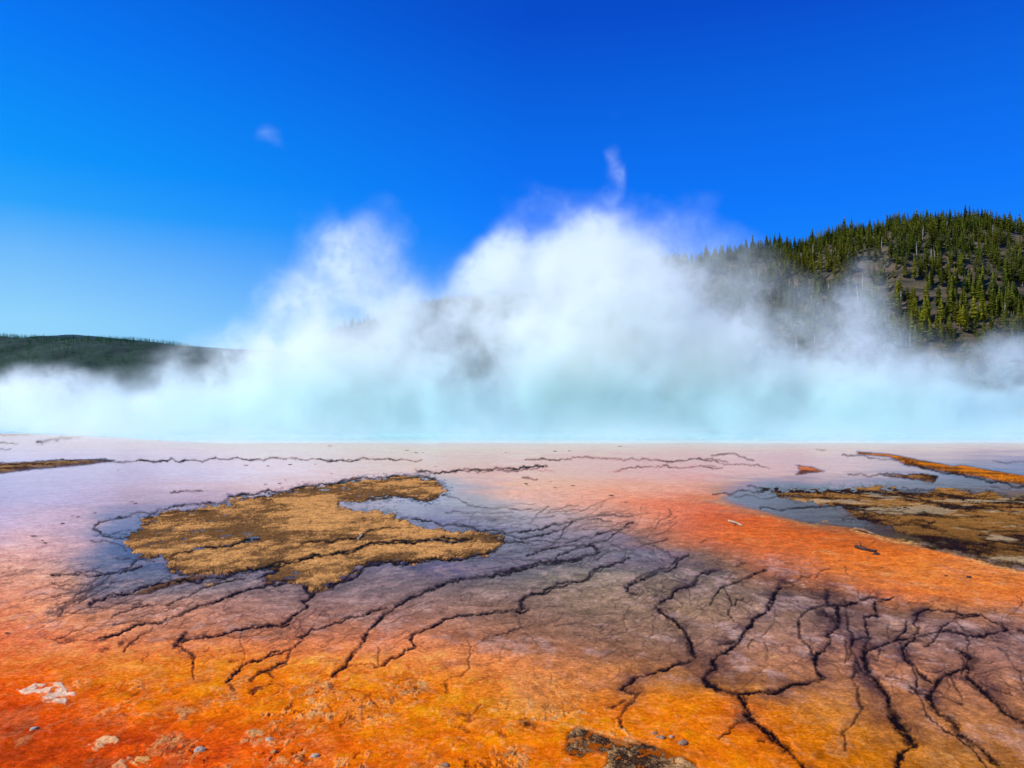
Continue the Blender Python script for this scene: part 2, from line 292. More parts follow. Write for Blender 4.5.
# ------------------------------------------------------------------ colour survey of the flats (as seen)
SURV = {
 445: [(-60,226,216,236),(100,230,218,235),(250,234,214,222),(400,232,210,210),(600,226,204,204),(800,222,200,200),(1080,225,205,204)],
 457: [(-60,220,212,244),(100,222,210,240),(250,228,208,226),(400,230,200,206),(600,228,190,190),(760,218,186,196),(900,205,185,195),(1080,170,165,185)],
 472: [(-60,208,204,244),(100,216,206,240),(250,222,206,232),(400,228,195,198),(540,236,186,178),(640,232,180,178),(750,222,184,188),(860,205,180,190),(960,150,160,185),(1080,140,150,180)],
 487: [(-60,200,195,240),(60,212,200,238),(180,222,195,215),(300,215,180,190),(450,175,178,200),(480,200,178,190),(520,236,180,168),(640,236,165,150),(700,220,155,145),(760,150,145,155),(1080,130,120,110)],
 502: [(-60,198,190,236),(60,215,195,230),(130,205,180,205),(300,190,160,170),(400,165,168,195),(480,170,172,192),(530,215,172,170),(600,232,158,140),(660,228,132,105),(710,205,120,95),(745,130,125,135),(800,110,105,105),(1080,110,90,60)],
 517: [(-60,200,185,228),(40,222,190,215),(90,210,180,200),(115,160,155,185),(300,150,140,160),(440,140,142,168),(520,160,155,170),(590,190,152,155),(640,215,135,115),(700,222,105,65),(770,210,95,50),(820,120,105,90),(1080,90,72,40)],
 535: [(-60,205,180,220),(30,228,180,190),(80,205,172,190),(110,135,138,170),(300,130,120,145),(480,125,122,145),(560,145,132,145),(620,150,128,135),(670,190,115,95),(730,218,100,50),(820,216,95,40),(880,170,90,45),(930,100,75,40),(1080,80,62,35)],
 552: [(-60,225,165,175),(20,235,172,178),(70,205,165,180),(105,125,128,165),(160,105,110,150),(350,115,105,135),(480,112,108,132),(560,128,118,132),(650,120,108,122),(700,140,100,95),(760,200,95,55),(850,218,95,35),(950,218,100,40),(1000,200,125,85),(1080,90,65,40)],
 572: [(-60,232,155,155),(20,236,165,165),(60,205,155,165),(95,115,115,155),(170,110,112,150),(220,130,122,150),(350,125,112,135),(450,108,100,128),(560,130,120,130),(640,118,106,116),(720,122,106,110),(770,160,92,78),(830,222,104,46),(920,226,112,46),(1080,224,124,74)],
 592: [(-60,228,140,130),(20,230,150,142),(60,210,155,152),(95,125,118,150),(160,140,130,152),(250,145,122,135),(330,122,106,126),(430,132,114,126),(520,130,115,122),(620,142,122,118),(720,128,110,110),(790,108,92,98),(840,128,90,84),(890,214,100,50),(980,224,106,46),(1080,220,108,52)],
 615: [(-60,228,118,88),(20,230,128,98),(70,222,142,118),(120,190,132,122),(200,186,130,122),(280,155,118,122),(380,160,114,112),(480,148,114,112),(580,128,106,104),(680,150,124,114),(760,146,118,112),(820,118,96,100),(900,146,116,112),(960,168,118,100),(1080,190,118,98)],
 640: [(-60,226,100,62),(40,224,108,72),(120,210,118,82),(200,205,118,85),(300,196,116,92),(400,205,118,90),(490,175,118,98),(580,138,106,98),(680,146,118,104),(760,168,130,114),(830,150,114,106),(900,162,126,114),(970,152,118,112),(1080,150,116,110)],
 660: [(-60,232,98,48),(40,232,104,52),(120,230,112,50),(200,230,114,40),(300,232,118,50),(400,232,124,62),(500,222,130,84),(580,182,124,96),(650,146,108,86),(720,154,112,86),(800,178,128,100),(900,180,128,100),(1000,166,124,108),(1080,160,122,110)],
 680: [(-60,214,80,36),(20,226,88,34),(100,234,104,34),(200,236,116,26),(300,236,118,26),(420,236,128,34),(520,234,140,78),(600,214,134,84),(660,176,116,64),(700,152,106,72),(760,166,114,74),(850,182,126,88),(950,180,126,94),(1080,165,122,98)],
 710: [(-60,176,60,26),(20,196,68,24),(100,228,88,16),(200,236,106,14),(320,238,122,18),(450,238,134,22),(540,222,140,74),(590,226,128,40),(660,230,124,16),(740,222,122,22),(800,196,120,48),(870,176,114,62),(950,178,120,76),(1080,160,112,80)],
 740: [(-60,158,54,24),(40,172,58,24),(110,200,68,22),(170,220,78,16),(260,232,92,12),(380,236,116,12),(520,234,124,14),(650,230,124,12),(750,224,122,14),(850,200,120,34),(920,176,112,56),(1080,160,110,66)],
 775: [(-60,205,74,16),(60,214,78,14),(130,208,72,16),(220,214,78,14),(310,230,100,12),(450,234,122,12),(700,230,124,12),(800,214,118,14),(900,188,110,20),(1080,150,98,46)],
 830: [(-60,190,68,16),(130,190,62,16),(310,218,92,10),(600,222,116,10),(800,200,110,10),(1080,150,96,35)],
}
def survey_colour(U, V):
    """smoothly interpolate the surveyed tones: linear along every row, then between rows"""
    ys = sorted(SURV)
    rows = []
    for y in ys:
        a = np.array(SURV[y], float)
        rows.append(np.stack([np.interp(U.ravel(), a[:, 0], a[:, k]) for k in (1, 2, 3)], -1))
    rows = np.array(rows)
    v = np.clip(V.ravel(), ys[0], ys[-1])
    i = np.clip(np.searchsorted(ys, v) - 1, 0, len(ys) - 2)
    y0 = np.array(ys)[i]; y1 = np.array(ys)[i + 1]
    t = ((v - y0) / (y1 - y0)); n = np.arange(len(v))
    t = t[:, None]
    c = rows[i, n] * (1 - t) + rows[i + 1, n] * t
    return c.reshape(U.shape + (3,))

# ------------------------------------------------------------------ grid of the flats
v1 = np.concatenate([np.arange(.5, 20, .5), np.arange(20, 362, .62), 362 * 1.022 ** np.arange(1, 46)])
u1 = np.concatenate([-560 - 30 * 1.12 ** np.arange(28, -1, -1), np.arange(-560, 560.1, .72), 560 + 30 * 1.12 ** np.arange(0, 29)])
py = HY + v1; px = HX + u1
U, V = np.meshgrid(px, py)
GY = EYE * F / (V - HY); GX = (U - HX) / F * GY
print('grid', U.shape)
# the surveyed tones drift a little, isotropically on the ground
wob = 10
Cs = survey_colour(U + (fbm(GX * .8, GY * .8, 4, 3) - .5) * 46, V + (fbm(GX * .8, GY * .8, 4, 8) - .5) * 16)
dark = np.zeros(U.shape); pale = np.zeros(U.shape)
RAG = .5 * fbm(U / 2.2, V / 1.6, 3, 777, .7) + .5 * fbm(GX * 16, GY * 7, 3, 778, .7)
RAG = np.clip((RAG - .5) * 1.7 + .5, 0, 1)
rg = np.random.default_rng(5)
for k, w, s, pts in LINES: stroke(dark, px, py, S(k, pts), w * (.84 if k == 'G' or (k in 'EF' and w > 4) else 1.), s, rg, rag=1.5)
for k, w, s, pts in RIMS: stroke(pale, px, py, S(k, pts), w * (2.6 if k in 'DE' else 1.5), s, rg, rag=.8)
# fine capillary cracks following the lie of the big channels
def hair(n, box, ang, ln, w, s):
    for _ in range(n):
        x = rg.uniform(box[0], box[2]); y = rg.uniform(box[1], box[3]); a = R(rg.normal(ang, 16)); p = [(x, y)]
        for q in range(rg.integers(3, 7)):
            a += rg.normal(0, .35); l = ln * rg.uniform(.5, 1.3)
            x += math.cos(a) * l; y += math.sin(a) * l * .5; p.append((x, y))
        stroke(dark, px, py, p, w * rg.uniform(.7, 1.3), s * rg.uniform(.5, 1), rg)
hair(34, (60, 565, 300, 640), -25, 12, 1.3, .5)
hair(70, (450, 512, 600, 570), -16, 12, 1.2, .55)
hair(26, (590, 528, 650, 575), -20, 12, 1.2, .5)
hair(18, (500, 575, 740, 640), 150, 10, 1.1, .3)
hair(26, (740, 590, 1020, 680), 100, 12, 1.2, .5)
hair(30, (560, 575, 760, 650), 120, 12, 1.1, .42)
hair(10, (840, 690, 1020, 768), 62, 12, 1.4, .25)
hair(22, (160, 680, 480, 740), -30, 8, 1.6, .35)
hair(18, (100, 640, 330, 700), -35, 12, 1.5, .4)
hair(18, (720, 540, 1000, 600), 170, 8, 1.2, .3)

def lerp_pts(P, Q, t): return [(a[0] * (1 - t) + b[0] * t, a[1] * (1 - t) + b[1] * t) for a, b in zip(P, Q)]
GUIDE = [S('F', [(720,75),(640,140),(600,200),(690,300),(660,390),(500,430),(445,600)]), S('G', [(130,95),(90,190),(0,275),(-60,330),(-150,400),(-90,495),(20,620)]),
         S('G', [(310,115),(350,240),(300,330),(265,410),(150,475),(20,520),(160,700)]), S('G', [(480,160),(445,250),(445,380),(520,500),(560,600),(630,690),(560,790)]),
         S('G', [(620,210),(600,300),(640,420),(700,550),(770,630),(900,730),(990,800)]), S('G', [(800,195),(800,330),(820,440),(930,540),(1024,600),(1100,660),(1200,730)]), S('G', [(950,240),(960,330),(1000,400),(1090,470),(1180,540),(1280,600),(1400,660)])]
extra = []
for gi_ in (2, 3, 4, 5):
    for _ in range(1):
        t0 = rg.random(); P = lerp_pts(GUIDE[gi_], GUIDE[gi_ + 1], t0)
        k0 = rg.integers(0, 2); k1 = 8; P = P[k0:k1]
        P = [(x + rg.normal() * 6, y + rg.normal() * 3.5) for x, y in P]
        Q = []
        for (x0, y0), (x1, y1) in zip(P[:-1], P[1:]):
            for tt in (0, .33, .66): Q.append((x0 + (x1 - x0) * tt + rg.normal() * 2.2, y0 + (y1 - y0) * tt + rg.normal() * 1.0))
        extra.append((Q, rg.uniform(1.8, 4.2), rg.uniform(.45, .85)))
for Q, w, st in extra: stroke(dark, px, py, Q, w, st, rg, rag=1.4)
MATS = {
 'left': S('H', [(110,350),(125,390),(150,430),(225,455),(280,440),(300,490),(340,525),(420,540),(560,537),(700,515),(800,505),(760,545),(790,575),(880,570),(950,590),(1010,620)]) +
         S('I', [(60,612),(130,600),(200,560),(270,520),(300,490),(350,480),(420,480),(500,487),(640,460),(760,460),(850,445),(900,430),(940,410),(960,385),(950,360),(870,332),(780,332),(620,325),(550,310),(520,290),(460,275),(440,245),(340,240),(240,240),(200,225),(195,205),(260,200),(340,195),(430,180),(520,185),(600,195),(650,180),(680,130),(630,90),(540,75),(470,80),(330,92),(240,95),(100,115),(0,125)]) +
         S('H', [(880,135),(790,160),(700,170),(610,175),(600,210),(500,225),(400,235),(300,240),(240,255),(180,265),(210,300),(190,320)]),
 'right': S('J', [(190,160),(240,155),(340,160),(450,155),(520,150),(560,148),(640,160),(700,168),(760,152),(850,160),(940,170),(1024,185),(1200,205),(1200,440),(1024,398),(950,385),(850,355),(750,335),(650,300),(600,275),(520,258),(470,240),(450,215),(380,205),(300,190),(230,175)]),
 'streak': S('J', [(500,38),(600,45),(700,65),(800,83),(830,80),(900,93),(1024,113),(1200,140),(1200,175),(1024,142),(940,128),(870,114),(800,106),(720,90),(650,78),(600,52),(500,44)]),
 'islet': S('J', [(580,110),(650,112),(700,106),(750,115),(735,136),(690,126),(620,118)]),
 'patch': S('J', [(310,78),(350,85),(392,98),(340,105),(303,110),(320,95)]),
 'strip': S('A', [(-300,185),(0,181),(200,171),(325,172),(250,183),(100,196),(0,208),(-300,225)]),
 'near': S('L', [(150,400),(165,330),(190,270),(250,255),(330,280),(430,310),(540,340),(640,345),(740,370),(830,410),(930,450),(1010,500),(1080,540),(1080,620),(400,620),(390,512),(430,480),(420,420),(330,410),(250,440)]),
 'tail': S('A', [(375,555),(430,532),(500,508),(560,500),(600,503),(530,518),(470,535),(420,552)]),
}
near_water = {}
matmask = np.zeros(U.shape); fringe_ = np.zeros(U.shape)
SD = {}
for i, (k, P) in enumerate(MATS.items()):
    x0 = min(p[0] for p in P) - 30; x1 = max(p[0] for p in P) + 30; y0 = min(p[1] for p in P) - 14; y1 = max(p[1] for p in P) + 14
    j0, j1 = np.searchsorted(px, [x0, x1]); i0, i1 = np.searchsorted(py, [y0, y1])
    sm = {'streak': .5, 'islet': 2.2, 'patch': 3., 'strip': .5, 'tail': 1.6, 'near': 4.}.get(k, 6.0)
    sd = poly_mask(px[j0:j1], py[i0:i1], P, rough=sm, seed=i * 7)
    if k in ('left', 'right'): sd = sd + (fbm(U[i0:i1, j0:j1] / 7, V[i0:i1, j0:j1] / 2.6, 5, 600 + i, .7) - .5) * 16 * sstep(14, 2, np.abs(sd))
    SD[k] = (i0, i1, j0, j1, sd)
    if k in ('left', 'right', 'islet', 'strip', 'streak'): fringe_[i0:i1, j0:j1] = np.maximum(fringe_[i0:i1, j0:j1], sstep(-11 if k in ('left', 'right') else -3, 0, sd))
    matmask[i0:i1, j0:j1] = np.maximum(matmask[i0:i1, j0:j1], sstep(-3, 1, sd))
BAY = S('J', [(120,150),(230,175),(380,205),(470,240),(640,160),(1200,205),(1200,452),(1024,417),(950,402),(850,374),(750,352),(650,324),(560,302),(480,282),(420,272),(330,265),(240,250),(140,225),(60,200),(30,180)])
j0, j1 = np.searchsorted(px, [690, 1110]); i0, i1 = np.searchsorted(py, [480, 590])
sdb = poly_mask(px[j0:j1], py[i0:i1], BAY, rough=1.0, seed=501)
bm_ = (sstep(-1.2, 2.2, sdb) * sstep(0, 14, sdb + 9 * sstep(740, 830, U[i0:i1, j0:j1])))[..., None]
ub = np.clip((U[i0:i1, j0:j1] - 720) / 220, 0, 1)[..., None]
bayc = np.array([138, 132, 142.]) * (1 - ub) + np.array([66, 52, 36.]) * ub
Cs[i0:i1, j0:j1] = Cs[i0:i1, j0:j1] * (1 - bm_) + bayc * bm_
rgr = Cs[..., 0] / Cs[..., 1]
orz = sstep(1.45, 2.0, rgr)
gam = 1 - .15 * orz * sstep(515, 575, V) * (1 - .9 * sstep(650, 700, V)) - .04 * (1 - orz)
Cs = 255 * (Cs / 255) ** gam[..., None]
Cs[..., 1] *= 1 + .04 * sstep(1.8, 2.3, rgr) * sstep(660, 620, V)
Cs[..., 2] *= 1 - .11 * sstep(530, 590, V) - .25 * sstep(2.2, 3.5, rgr) * sstep(640, 680, V)
Cs[..., 0] *= 1 + .04 * sstep(1.45, 2.0, rgr) * sstep(560, 620, V)
Cs[..., 1] *= 1 - .055 * sstep(570, 600, V) * sstep(1.7, 1.3, rgr) * .5
Cs[..., 0] *= 1 + .03 * sstep(570, 600, V) * sstep(1.7, 1.3, rgr)
Cs *= (1 - .05 * sstep(530, 500, V) * sstep(330, 150, U))[..., None]
_o = sstep(1.5, 2.1, rgr)[..., None]
Cs[..., 1:2] *= 1 + _o * (-.01 + .10 * sstep(650, 700, V) * sstep(330, 120, U) - .05 * sstep(660, 700, V) * sstep(300, 420, U) * sstep(900, 760, U))[..., None]
Cs[..., 2:3] = Cs[..., 2:3] * (1 + .06 * _o) + 3 * _o * sstep(650, 600, V)[..., None]
Cs *= (1 + .05 * _o[..., 0] * sstep(590, 650, V))[..., None]
Cs[..., 1] *= 1 - .03 * sstep(600, 680, V)
Cs[..., 2] *= 1 + .09 * (1 - _o[..., 0]) * sstep(600, 650, V) * sstep(600, 700, U)
Cs = np.minimum(Cs, 250)
# near-shore darkening around the mats
Cs = Cs * (1 - .35 * matmask[..., None])
fring = sstep(.50, .62, fbm(U / 3.4, V / 1.5, 4, 130, .65)) * np.clip(fringe_, 0, 1) * .5
Cs = Cs * (1 - fring[..., None]) + np.array([70, 52, 50.]) * fring[..., None]
CL = lin(Cs)
wet = np.clip(sstep(.62, .98, Cs[..., 2] / (Cs[..., 0] + 1)), 0, 1)
wet = np.maximum(wet, sstep(500, 470, V)) * (1 - .72 * sstep(535, 610, V))
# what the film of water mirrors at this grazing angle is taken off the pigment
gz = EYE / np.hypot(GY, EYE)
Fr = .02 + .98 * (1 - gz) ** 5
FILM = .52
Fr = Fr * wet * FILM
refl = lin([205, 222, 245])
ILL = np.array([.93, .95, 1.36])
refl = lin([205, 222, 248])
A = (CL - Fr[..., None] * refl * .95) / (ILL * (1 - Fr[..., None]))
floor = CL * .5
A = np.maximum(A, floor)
# mottling of the mineral crust
n1 = fbm(GX * 1.3, GY * 1.3, 5, 21); n2 = fbm(GX * 9, GY * 9, 3, 31); n3 = fbm(GX * 5.5 + GY * 1.2, GY * 3.2, 6, 51, .65)
near = sstep(30, 8, GY)
var = 1 + (n1 - .5) * .45 * (.25 + .75 * sstep(480, 560, V)) + (n2 - .5) * .8 * near
A = A * np.clip(var, .4, 1.7)[..., None]
# thin streaks of paler carbonate and red iron over the orange
orange = sstep(.5, .2, Cs[..., 2] / (Cs[..., 0] + 1))
strk = sstep(.54, .66, n3) * near * .18
A = A * (1 - strk[..., None] * orange[..., None]) + lin([240, 186, 120]) * (strk * orange)[..., None] * .6
slate = (1 - orange) * sstep(520, 590, V)
sp = sstep(.50, .72, fbm(GX * 4, GY * 2.6, 6, 61, .7)) * slate * (.36 + .3 * sstep(600, 720, U))
A = A * (1 - sp[..., None]) + lin([214, 172, 150]) * sp[..., None]
sp2 = sstep(.52, .70, fbm(GX * 3, GY * 3, 5, 71, .65)) * slate * .30
A = A * (1 - sp2[..., None] * .7)
red = sstep(.55, .7, fbm(GX * 2.4, GY * 3.0, 5, 81, .6)) * orange * sstep(690, 740, V) * sstep(420, 180, U) * .45
A = A * (1 - red[..., None]) + lin([140, 38, 14]) * red[..., None]
# rims and channels
rimn = sstep(.42, .54, fbm(GX * 15, GY * 8, 4, 91, .7)) * (.3 + .7 * sstep(.35, .6, fbm(GX * 3, GY * 2, 3, 92)))
# crumbling crust in the near orange flats
crz = sstep(668, 690, V) * sstep(620, 520, U) * sstep(60, 160, U) * orange
crn = fbm(GX * 13, GY * 7, 5, 93, .7); cluster = sstep(.46, .62, fbm(GX * 2.6, GY * 2.2, 4, 94, .6))
flk = sstep(.53, .60, crn) * cluster * crz
spk = sstep(.60, .66, fbm(GX * 15, GY * 8, 4, 95, .7)) * cluster * crz
flk2 = sstep(.62, .70, fbm(GX * 9, GY * 5, 5, 96, .7)) * orange * sstep(500, 540, V) * .6
pv = np.clip(pale * 1.3 * rimn + .6 * flk + flk2 * .4, 0, .95)[..., None]
A = A * (1 - pv) + lin([240, 178, 104]) * .85 * pv
dk = np.clip(np.maximum(dark, .5 * spk), 0, 1)
hal = np.zeros(U.shape)
for k, w, s, pts in LINES:
    if k in 'FG' and w > 4.: stroke(hal, px, py, S(k, pts), w * 4.2, s * .55, rg, rag=.7)
    elif k in 'ABCDE' and w > 2.5: stroke(hal, px, py, S(k, pts), w * 2.4, s * .22, rg, rag=.7)
wide = np.zeros(U.shape)
for k, w, s, pts in LINES:
    if k == 'G' and w > 3.9: stroke(wide, px, py, S(k, pts), w * 4 + 12, min(.7, s * .7), rg, rag=.5, vary=True)
    if k == 'B' and w > 1.9 and pts[0][1] > 250: stroke(wide, px, py, S(k, pts), w * 2.2 + 4, .34, rg, rag=.8, vary=True)
    if k == 'F' and w > 4.5 and pts[0][0] > 640: stroke(wide, px, py, S(k, pts), w * 4 + 8, .35, rg, rag=.5, vary=True)
wide = 1.25 * wide * sstep(.34, .56, fbm(GX * 3.2 - GY * .5, GY * 1.6, 5, 98, .65)) * sstep(745, 690, V)
for Q, w, st in extra: stroke(wide, px, py, Q, w * 4 + 6, st * .6, rg, rag=.6)
wide = wide * (.45 + .55 * sstep(.40, .6, fbm(GX * 5, GY * 2.2, 4, 99, .65)))
A = A * (1 - wide[..., None]) + lin([74, 54, 60]) * wide[..., None]
hal = hal * sstep(.3, .7, fbm(GX * 6, GY * 2.5, 5, 97, .7))
A = A * (1 - np.clip(hal, 0, .8)[..., None]) + lin([58, 40, 50]) * np.clip(hal, 0, .8)[..., None]
dcol = lin([34, 24, 34]) * sstep(760, 600, V)[..., None] + lin([36, 22, 14]) * (1 - sstep(760, 600, V))[..., None]
dkc = np.clip(dk * 1.2, 0, 1)[..., None]
A = A * (1 - dkc) + dcol * .6 * dkc
# micro-terraces: fine stepped contours of the deposit, dark in the grey mats, pale in the orange ones
for sd9, sx9, sy9, amp9 in ((611, .75, .42, 8.), (633, 1.5, .75, 7.)):
    wxx = fbm(GX * 2.5, GY * 1.4, 4, sd9 + 3) * .5
    hf = fbm(GX * sx9 + wxx, GY * sy9 + wxx, 4, sd9, .5) * amp9
    dy9, dx9 = np.gradient(hf)
    dist9 = np.abs(hf - np.round(hf)) / (np.hypot(dy9, dx9) + 2e-3)
    side9 = (hf - np.round(hf)) > 0
    brk = sstep(.42, .60, fbm(GX * 2.3, GY * 1.5, 5, sd9 + 20, .65))
    ln9 = np.clip(1.7 - dist9, 0, 1) * brk
    ln9p = np.clip(1 - np.abs(dist9 - 2.2) / 1.6, 0, 1) * side9 * brk
    zs = slate * (1 - matmask) * .42
    A = A * (1 - (ln9 * zs)[..., None]) + lin([46, 34, 40]) * (ln9 * zs)[..., None]
    ps9 = ln9p * zs * .3 * sstep(660, 600, V) * rimn
    A = A * (1 - ps9[..., None]) + lin([196, 160, 142]) * ps9[..., None]
    zo = orange * sstep(560, 640, V) * .42 * sstep(30, 200, U) * sstep(700, 560, U) * rimn
    A = A * (1 - (ln9p * zo)[..., None]) + lin([244, 182, 108]) * (ln9p * zo)[..., None]
    A = A * (1 - (ln9 * zo * .7)[..., None]) + lin([120, 56, 16]) * (ln9 * zo * .7)[..., None]
# pale patches
PATCH = [(S('K', [(125,170),(200,150),(280,125),(400,125),(470,120),(500,160),(560,185),(580,215),(520,240),(500,280),(420,270),(330,265),(300,230),(310,205),(230,200),(170,205)]), (240, 204, 164)),
         (S('K', [(675,580),(740,540),(800,520),(880,525),(920,560),(860,600),(800,600),(740,640),(690,610)]), (236, 178, 118)),
         (S('K', [(860,740),(930,700),(1000,670),(1060,680),(1040,720),(960,768),(870,800)]), (236, 178, 118)),
         (S('D', [(470,745),(500,720),(545,725),(550,750),(500,760)]), (230, 165, 90))]
patchmask = np.zeros(U.shape)
for i, (P, c) in enumerate(PATCH):
    j0, j1 = np.searchsorted(px, [min(p[0] for p in P) - 8, max(p[0] for p in P) + 8]); i0, i1 = np.searchsorted(py, [min(p[1] for p in P) - 8, max(p[1] for p in P) + 8])
    sd = poly_mask(px[j0:j1], py[i0:i1], P, rough=2.6, seed=200 + i)
    mk = sstep(-1, 1, sd) * sstep(.3, .58, fbm(GX[i0:i1, j0:j1] * 22 + GY[i0:i1, j0:j1] * 6, GY[i0:i1, j0:j1] * 16, 3, 300 + i))
    A[i0:i1, j0:j1] = A[i0:i1, j0:j1] * (1 - .88 * mk[..., None]) + lin(c) * .88 * mk[..., None]
    patchmask[i0:i1, j0:j1] = np.maximum(patchmask[i0:i1, j0:j1], mk)
# the spring itself: basin sunk beyond the shore at y 442
shore = 442.0 + (fbm(U / 70, V * 0, 3, 12) - .5) * 1.2 - 9.5 * sstep(250, 20, U)
basin = sstep(1.2, -.6, V - shore)
shelf = sstep(9, .5, V - shore)
A = A * (1 - .8 * shelf[..., None]) + lin([226, 206, 176]) * .8 * shelf[..., None]
Z = -0.45 * basin * sstep(400, 200, GY) - .012 * dk * sstep(40, 6, GY) + .008 * pv[..., 0] * sstep(30, 8, GY) + (n1 - .5) * .035 * sstep(3, 12, V - shore) * (1 - .75 * wet) + (n2 - .5) * .012 * near * (1 - .6 * wet) + patchmask * .005
rough = np.clip(wet * (1 - .9 * dkc[..., 0]) * (1 - pale), 0, 1)   # the film of water
r1 = np.random.default_rng(901).normal(size=U.shape); r2 = np.random.default_rng(902).normal(size=U.shape)
r2 = (r2 + np.roll(r2, 1, 0) + np.roll(r2, 1, 1) + np.roll(r2, (1, 1), (0, 1))) / 2; r2 = (r2 + np.roll(r2, 2, 1)) / 1.4
grit = np.exp(np.clip(r1 * .06 + r2 * .08, -.4, .4) * (.12 + .88 * sstep(490, 580, V)))
A = A * grit[..., None]
A = np.clip(A, .004, .88)

def grid_mesh(name, i0, i1, j0, j1, Zs, keep=None):
    nr, nc = i1 - i0, j1 - j0
    P = np.stack([GX[i0:i1, j0:j1], GY[i0:i1, j0:j1], Zs], -1).reshape(-1, 3)
    idx = np.arange(nr * nc).reshape(nr, nc)
    Q = np.stack([idx[1:, :-1], idx[1:, 1:], idx[:-1, 1:], idx[:-1, :-1]], -1).reshape(-1, 4)
    if keep is not None:
        k = (keep[1:, :-1] | keep[1:, 1:] | keep[:-1, 1:] | keep[:-1, :-1]).reshape(-1)
        Q = Q[k]
        used, inv = np.unique(Q, return_inverse=True)
        P = P[used]; Q = inv.reshape(-1, 4)
        return mesh_np(name, P, Q), used
    return mesh_np(name, P, Q), None

def crust_material(name, grain, bump, contrast=.35, film=0.):
    m, t = new_mat(name)
    co = t.n('ShaderNodeTexCoord').outputs['Object']
    base = t.n('ShaderNodeAttribute', _attribute_name='Tone').outputs['Color']
    wetn = t.n('ShaderNodeAttribute', _attribute_name='Sheen').outputs['Fac']
    f0 = t.noise(co, grain * .35, 10, .78); f1 = t.noise(co, grain * 2.5, 6, .7); f2 = t.noise(co, grain * 9, 3, .6)
    dry = t.rng(wetn, 0, 1, 1, .55)
    k = t.m('ADD', t.m('ADD', t.rng(f0, .34, .66, -contrast, contrast), t.rng(f1, .34, .66, -contrast, contrast)), t.rng(f2, .3, .7, -contrast * .7, contrast * .7))
    k = t.m('MAXIMUM', t.m('ADD', t.m('MULTIPLY', k, dry), 1.0), .15)
    c = t.n('ShaderNodeVectorMath', _operation='SCALE', i0=base, Scale=k).outputs[0]
    hsv = t.n('ShaderNodeHueSaturation', Color=c, Saturation=t.rng(f1, .3, .7, 1.04, .98), Hue=t.rng(f0, .2, .8, .494, .506))
    b = t.n('ShaderNodeBump', Strength=t.m('MULTIPLY', dry, bump), Distance=.02, Height=t.m('ADD', f0, t.m('MULTIPLY', f1, .5)))
    d = t.n('ShaderNodeBsdfDiffuse', Color=hsv.outputs[0], Normal=b.outputs[0])
    ripple = t.n('ShaderNodeBump', Strength=.12, Distance=.02, Height=t.noise(co, 6, 3))
    g = t.n('ShaderNodeBsdfGlossy', Color=(.95, .95, .95, 1), Roughness=.16, Normal=ripple.outputs[0])
    fr = t.n('ShaderNodeFresnel', IOR=1.33)
    fac = t.m('MULTIPLY', t.m('MULTIPLY', fr.outputs[0], wetn), film)
    fac = t.m('ADD', fac, .006)
    t.out(t.n('ShaderNodeMixShader', i0=fac, i1=d.outputs[0], i2=g.outputs[0]).outputs[0])
    return m
M_ground = crust_material('mineral_crust', 9, .75, .27, FILM)
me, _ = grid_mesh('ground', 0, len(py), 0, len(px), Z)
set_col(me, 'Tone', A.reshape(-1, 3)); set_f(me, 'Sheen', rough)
ground = link('ground', me, M_ground); tag(ground, kind='structure')
# deep terrain sheet to the horizon, below the flats
m, t = new_mat('plain_earth'); co = t.n('ShaderNodeTexCoord').outputs['Object']
c = t.mix(t.noise(co, .02, 8), (.10, .09, .04), (.22, .18, .10))
t.out(t.n('ShaderNodeBsdfPrincipled', Base__Color=c, Roughness=.9).outputs[0])
me = mesh_np('plain', [(-6000, -300, -.9), (6000, -300, -.9), (6000, 9000, -.9), (-6000, 9000, -.9)], [(0, 1, 2, 3)])
tag(link('terrain', me, m), kind='structure')

# ------------------------------------------------------------------ the spring water
ang = np.linspace(0, 2 * np.pi, 160, endpoint=False)
m, t = new_mat('spring_water'); geo = t.n('ShaderNodeNewGeometry').outputs['Position']
sx = t.n('ShaderNodeSeparateXYZ', Vector=geo)
f = t.rng(sx.outputs[1], 59, 72, 0, 1, True)
c = t.mix(f, (.80, .76, .58), (.30, .68, .62)); f2 = t.rng(sx.outputs[1], 75, 100, 0, 1, True)
c = t.mix(f2, c, (.02, .33, .58))
b = t.n('ShaderNodeBump', Strength=.25, Distance=.05, Height=t.noise(geo, 2.5, 3))
t.out(t.n('ShaderNodeBsdfPrincipled', Base__Color=c, Roughness=.16, IOR=1.33, Normal=b.outputs[0]).outputs[0])
rows = []; rad = np.linspace(0, 1, 14)
# outline from the shore on the near side to an oval beyond
rim = []
for a in ang:
    x = 175 * math.cos(a); y = 118 + (61 if math.sin(a) > 0 else 75) * math.sin(a)
    rim.append((x, y))
V_ = [(0, 118, -.03)] + [(r * x, 118 + r * (y - 118), -.03) for r in rad[1:] for x, y in rim]
Q_ = []
n = len(rim)
for k in range(1, len(rad) - 1):
    for i in range(n):
        a0 = 1 + (k - 1) * n + i; a1 = 1 + (k - 1) * n + (i + 1) % n
        Q_.append((a0, a0 + n, a1 + n, a1))
mw = mesh_np('spring_water', V_, Q_)
bm = bmesh.new(); bm.from_mesh(mw); bm.verts.ensure_lookup_table()
for i in range(n): bm.faces.new((bm.verts[0], bm.verts[1 + i], bm.verts[1 + (i + 1) % n]))
bm.to_mesh(mw); bm.free()
tag(link('water', mw, m), kind='structure')

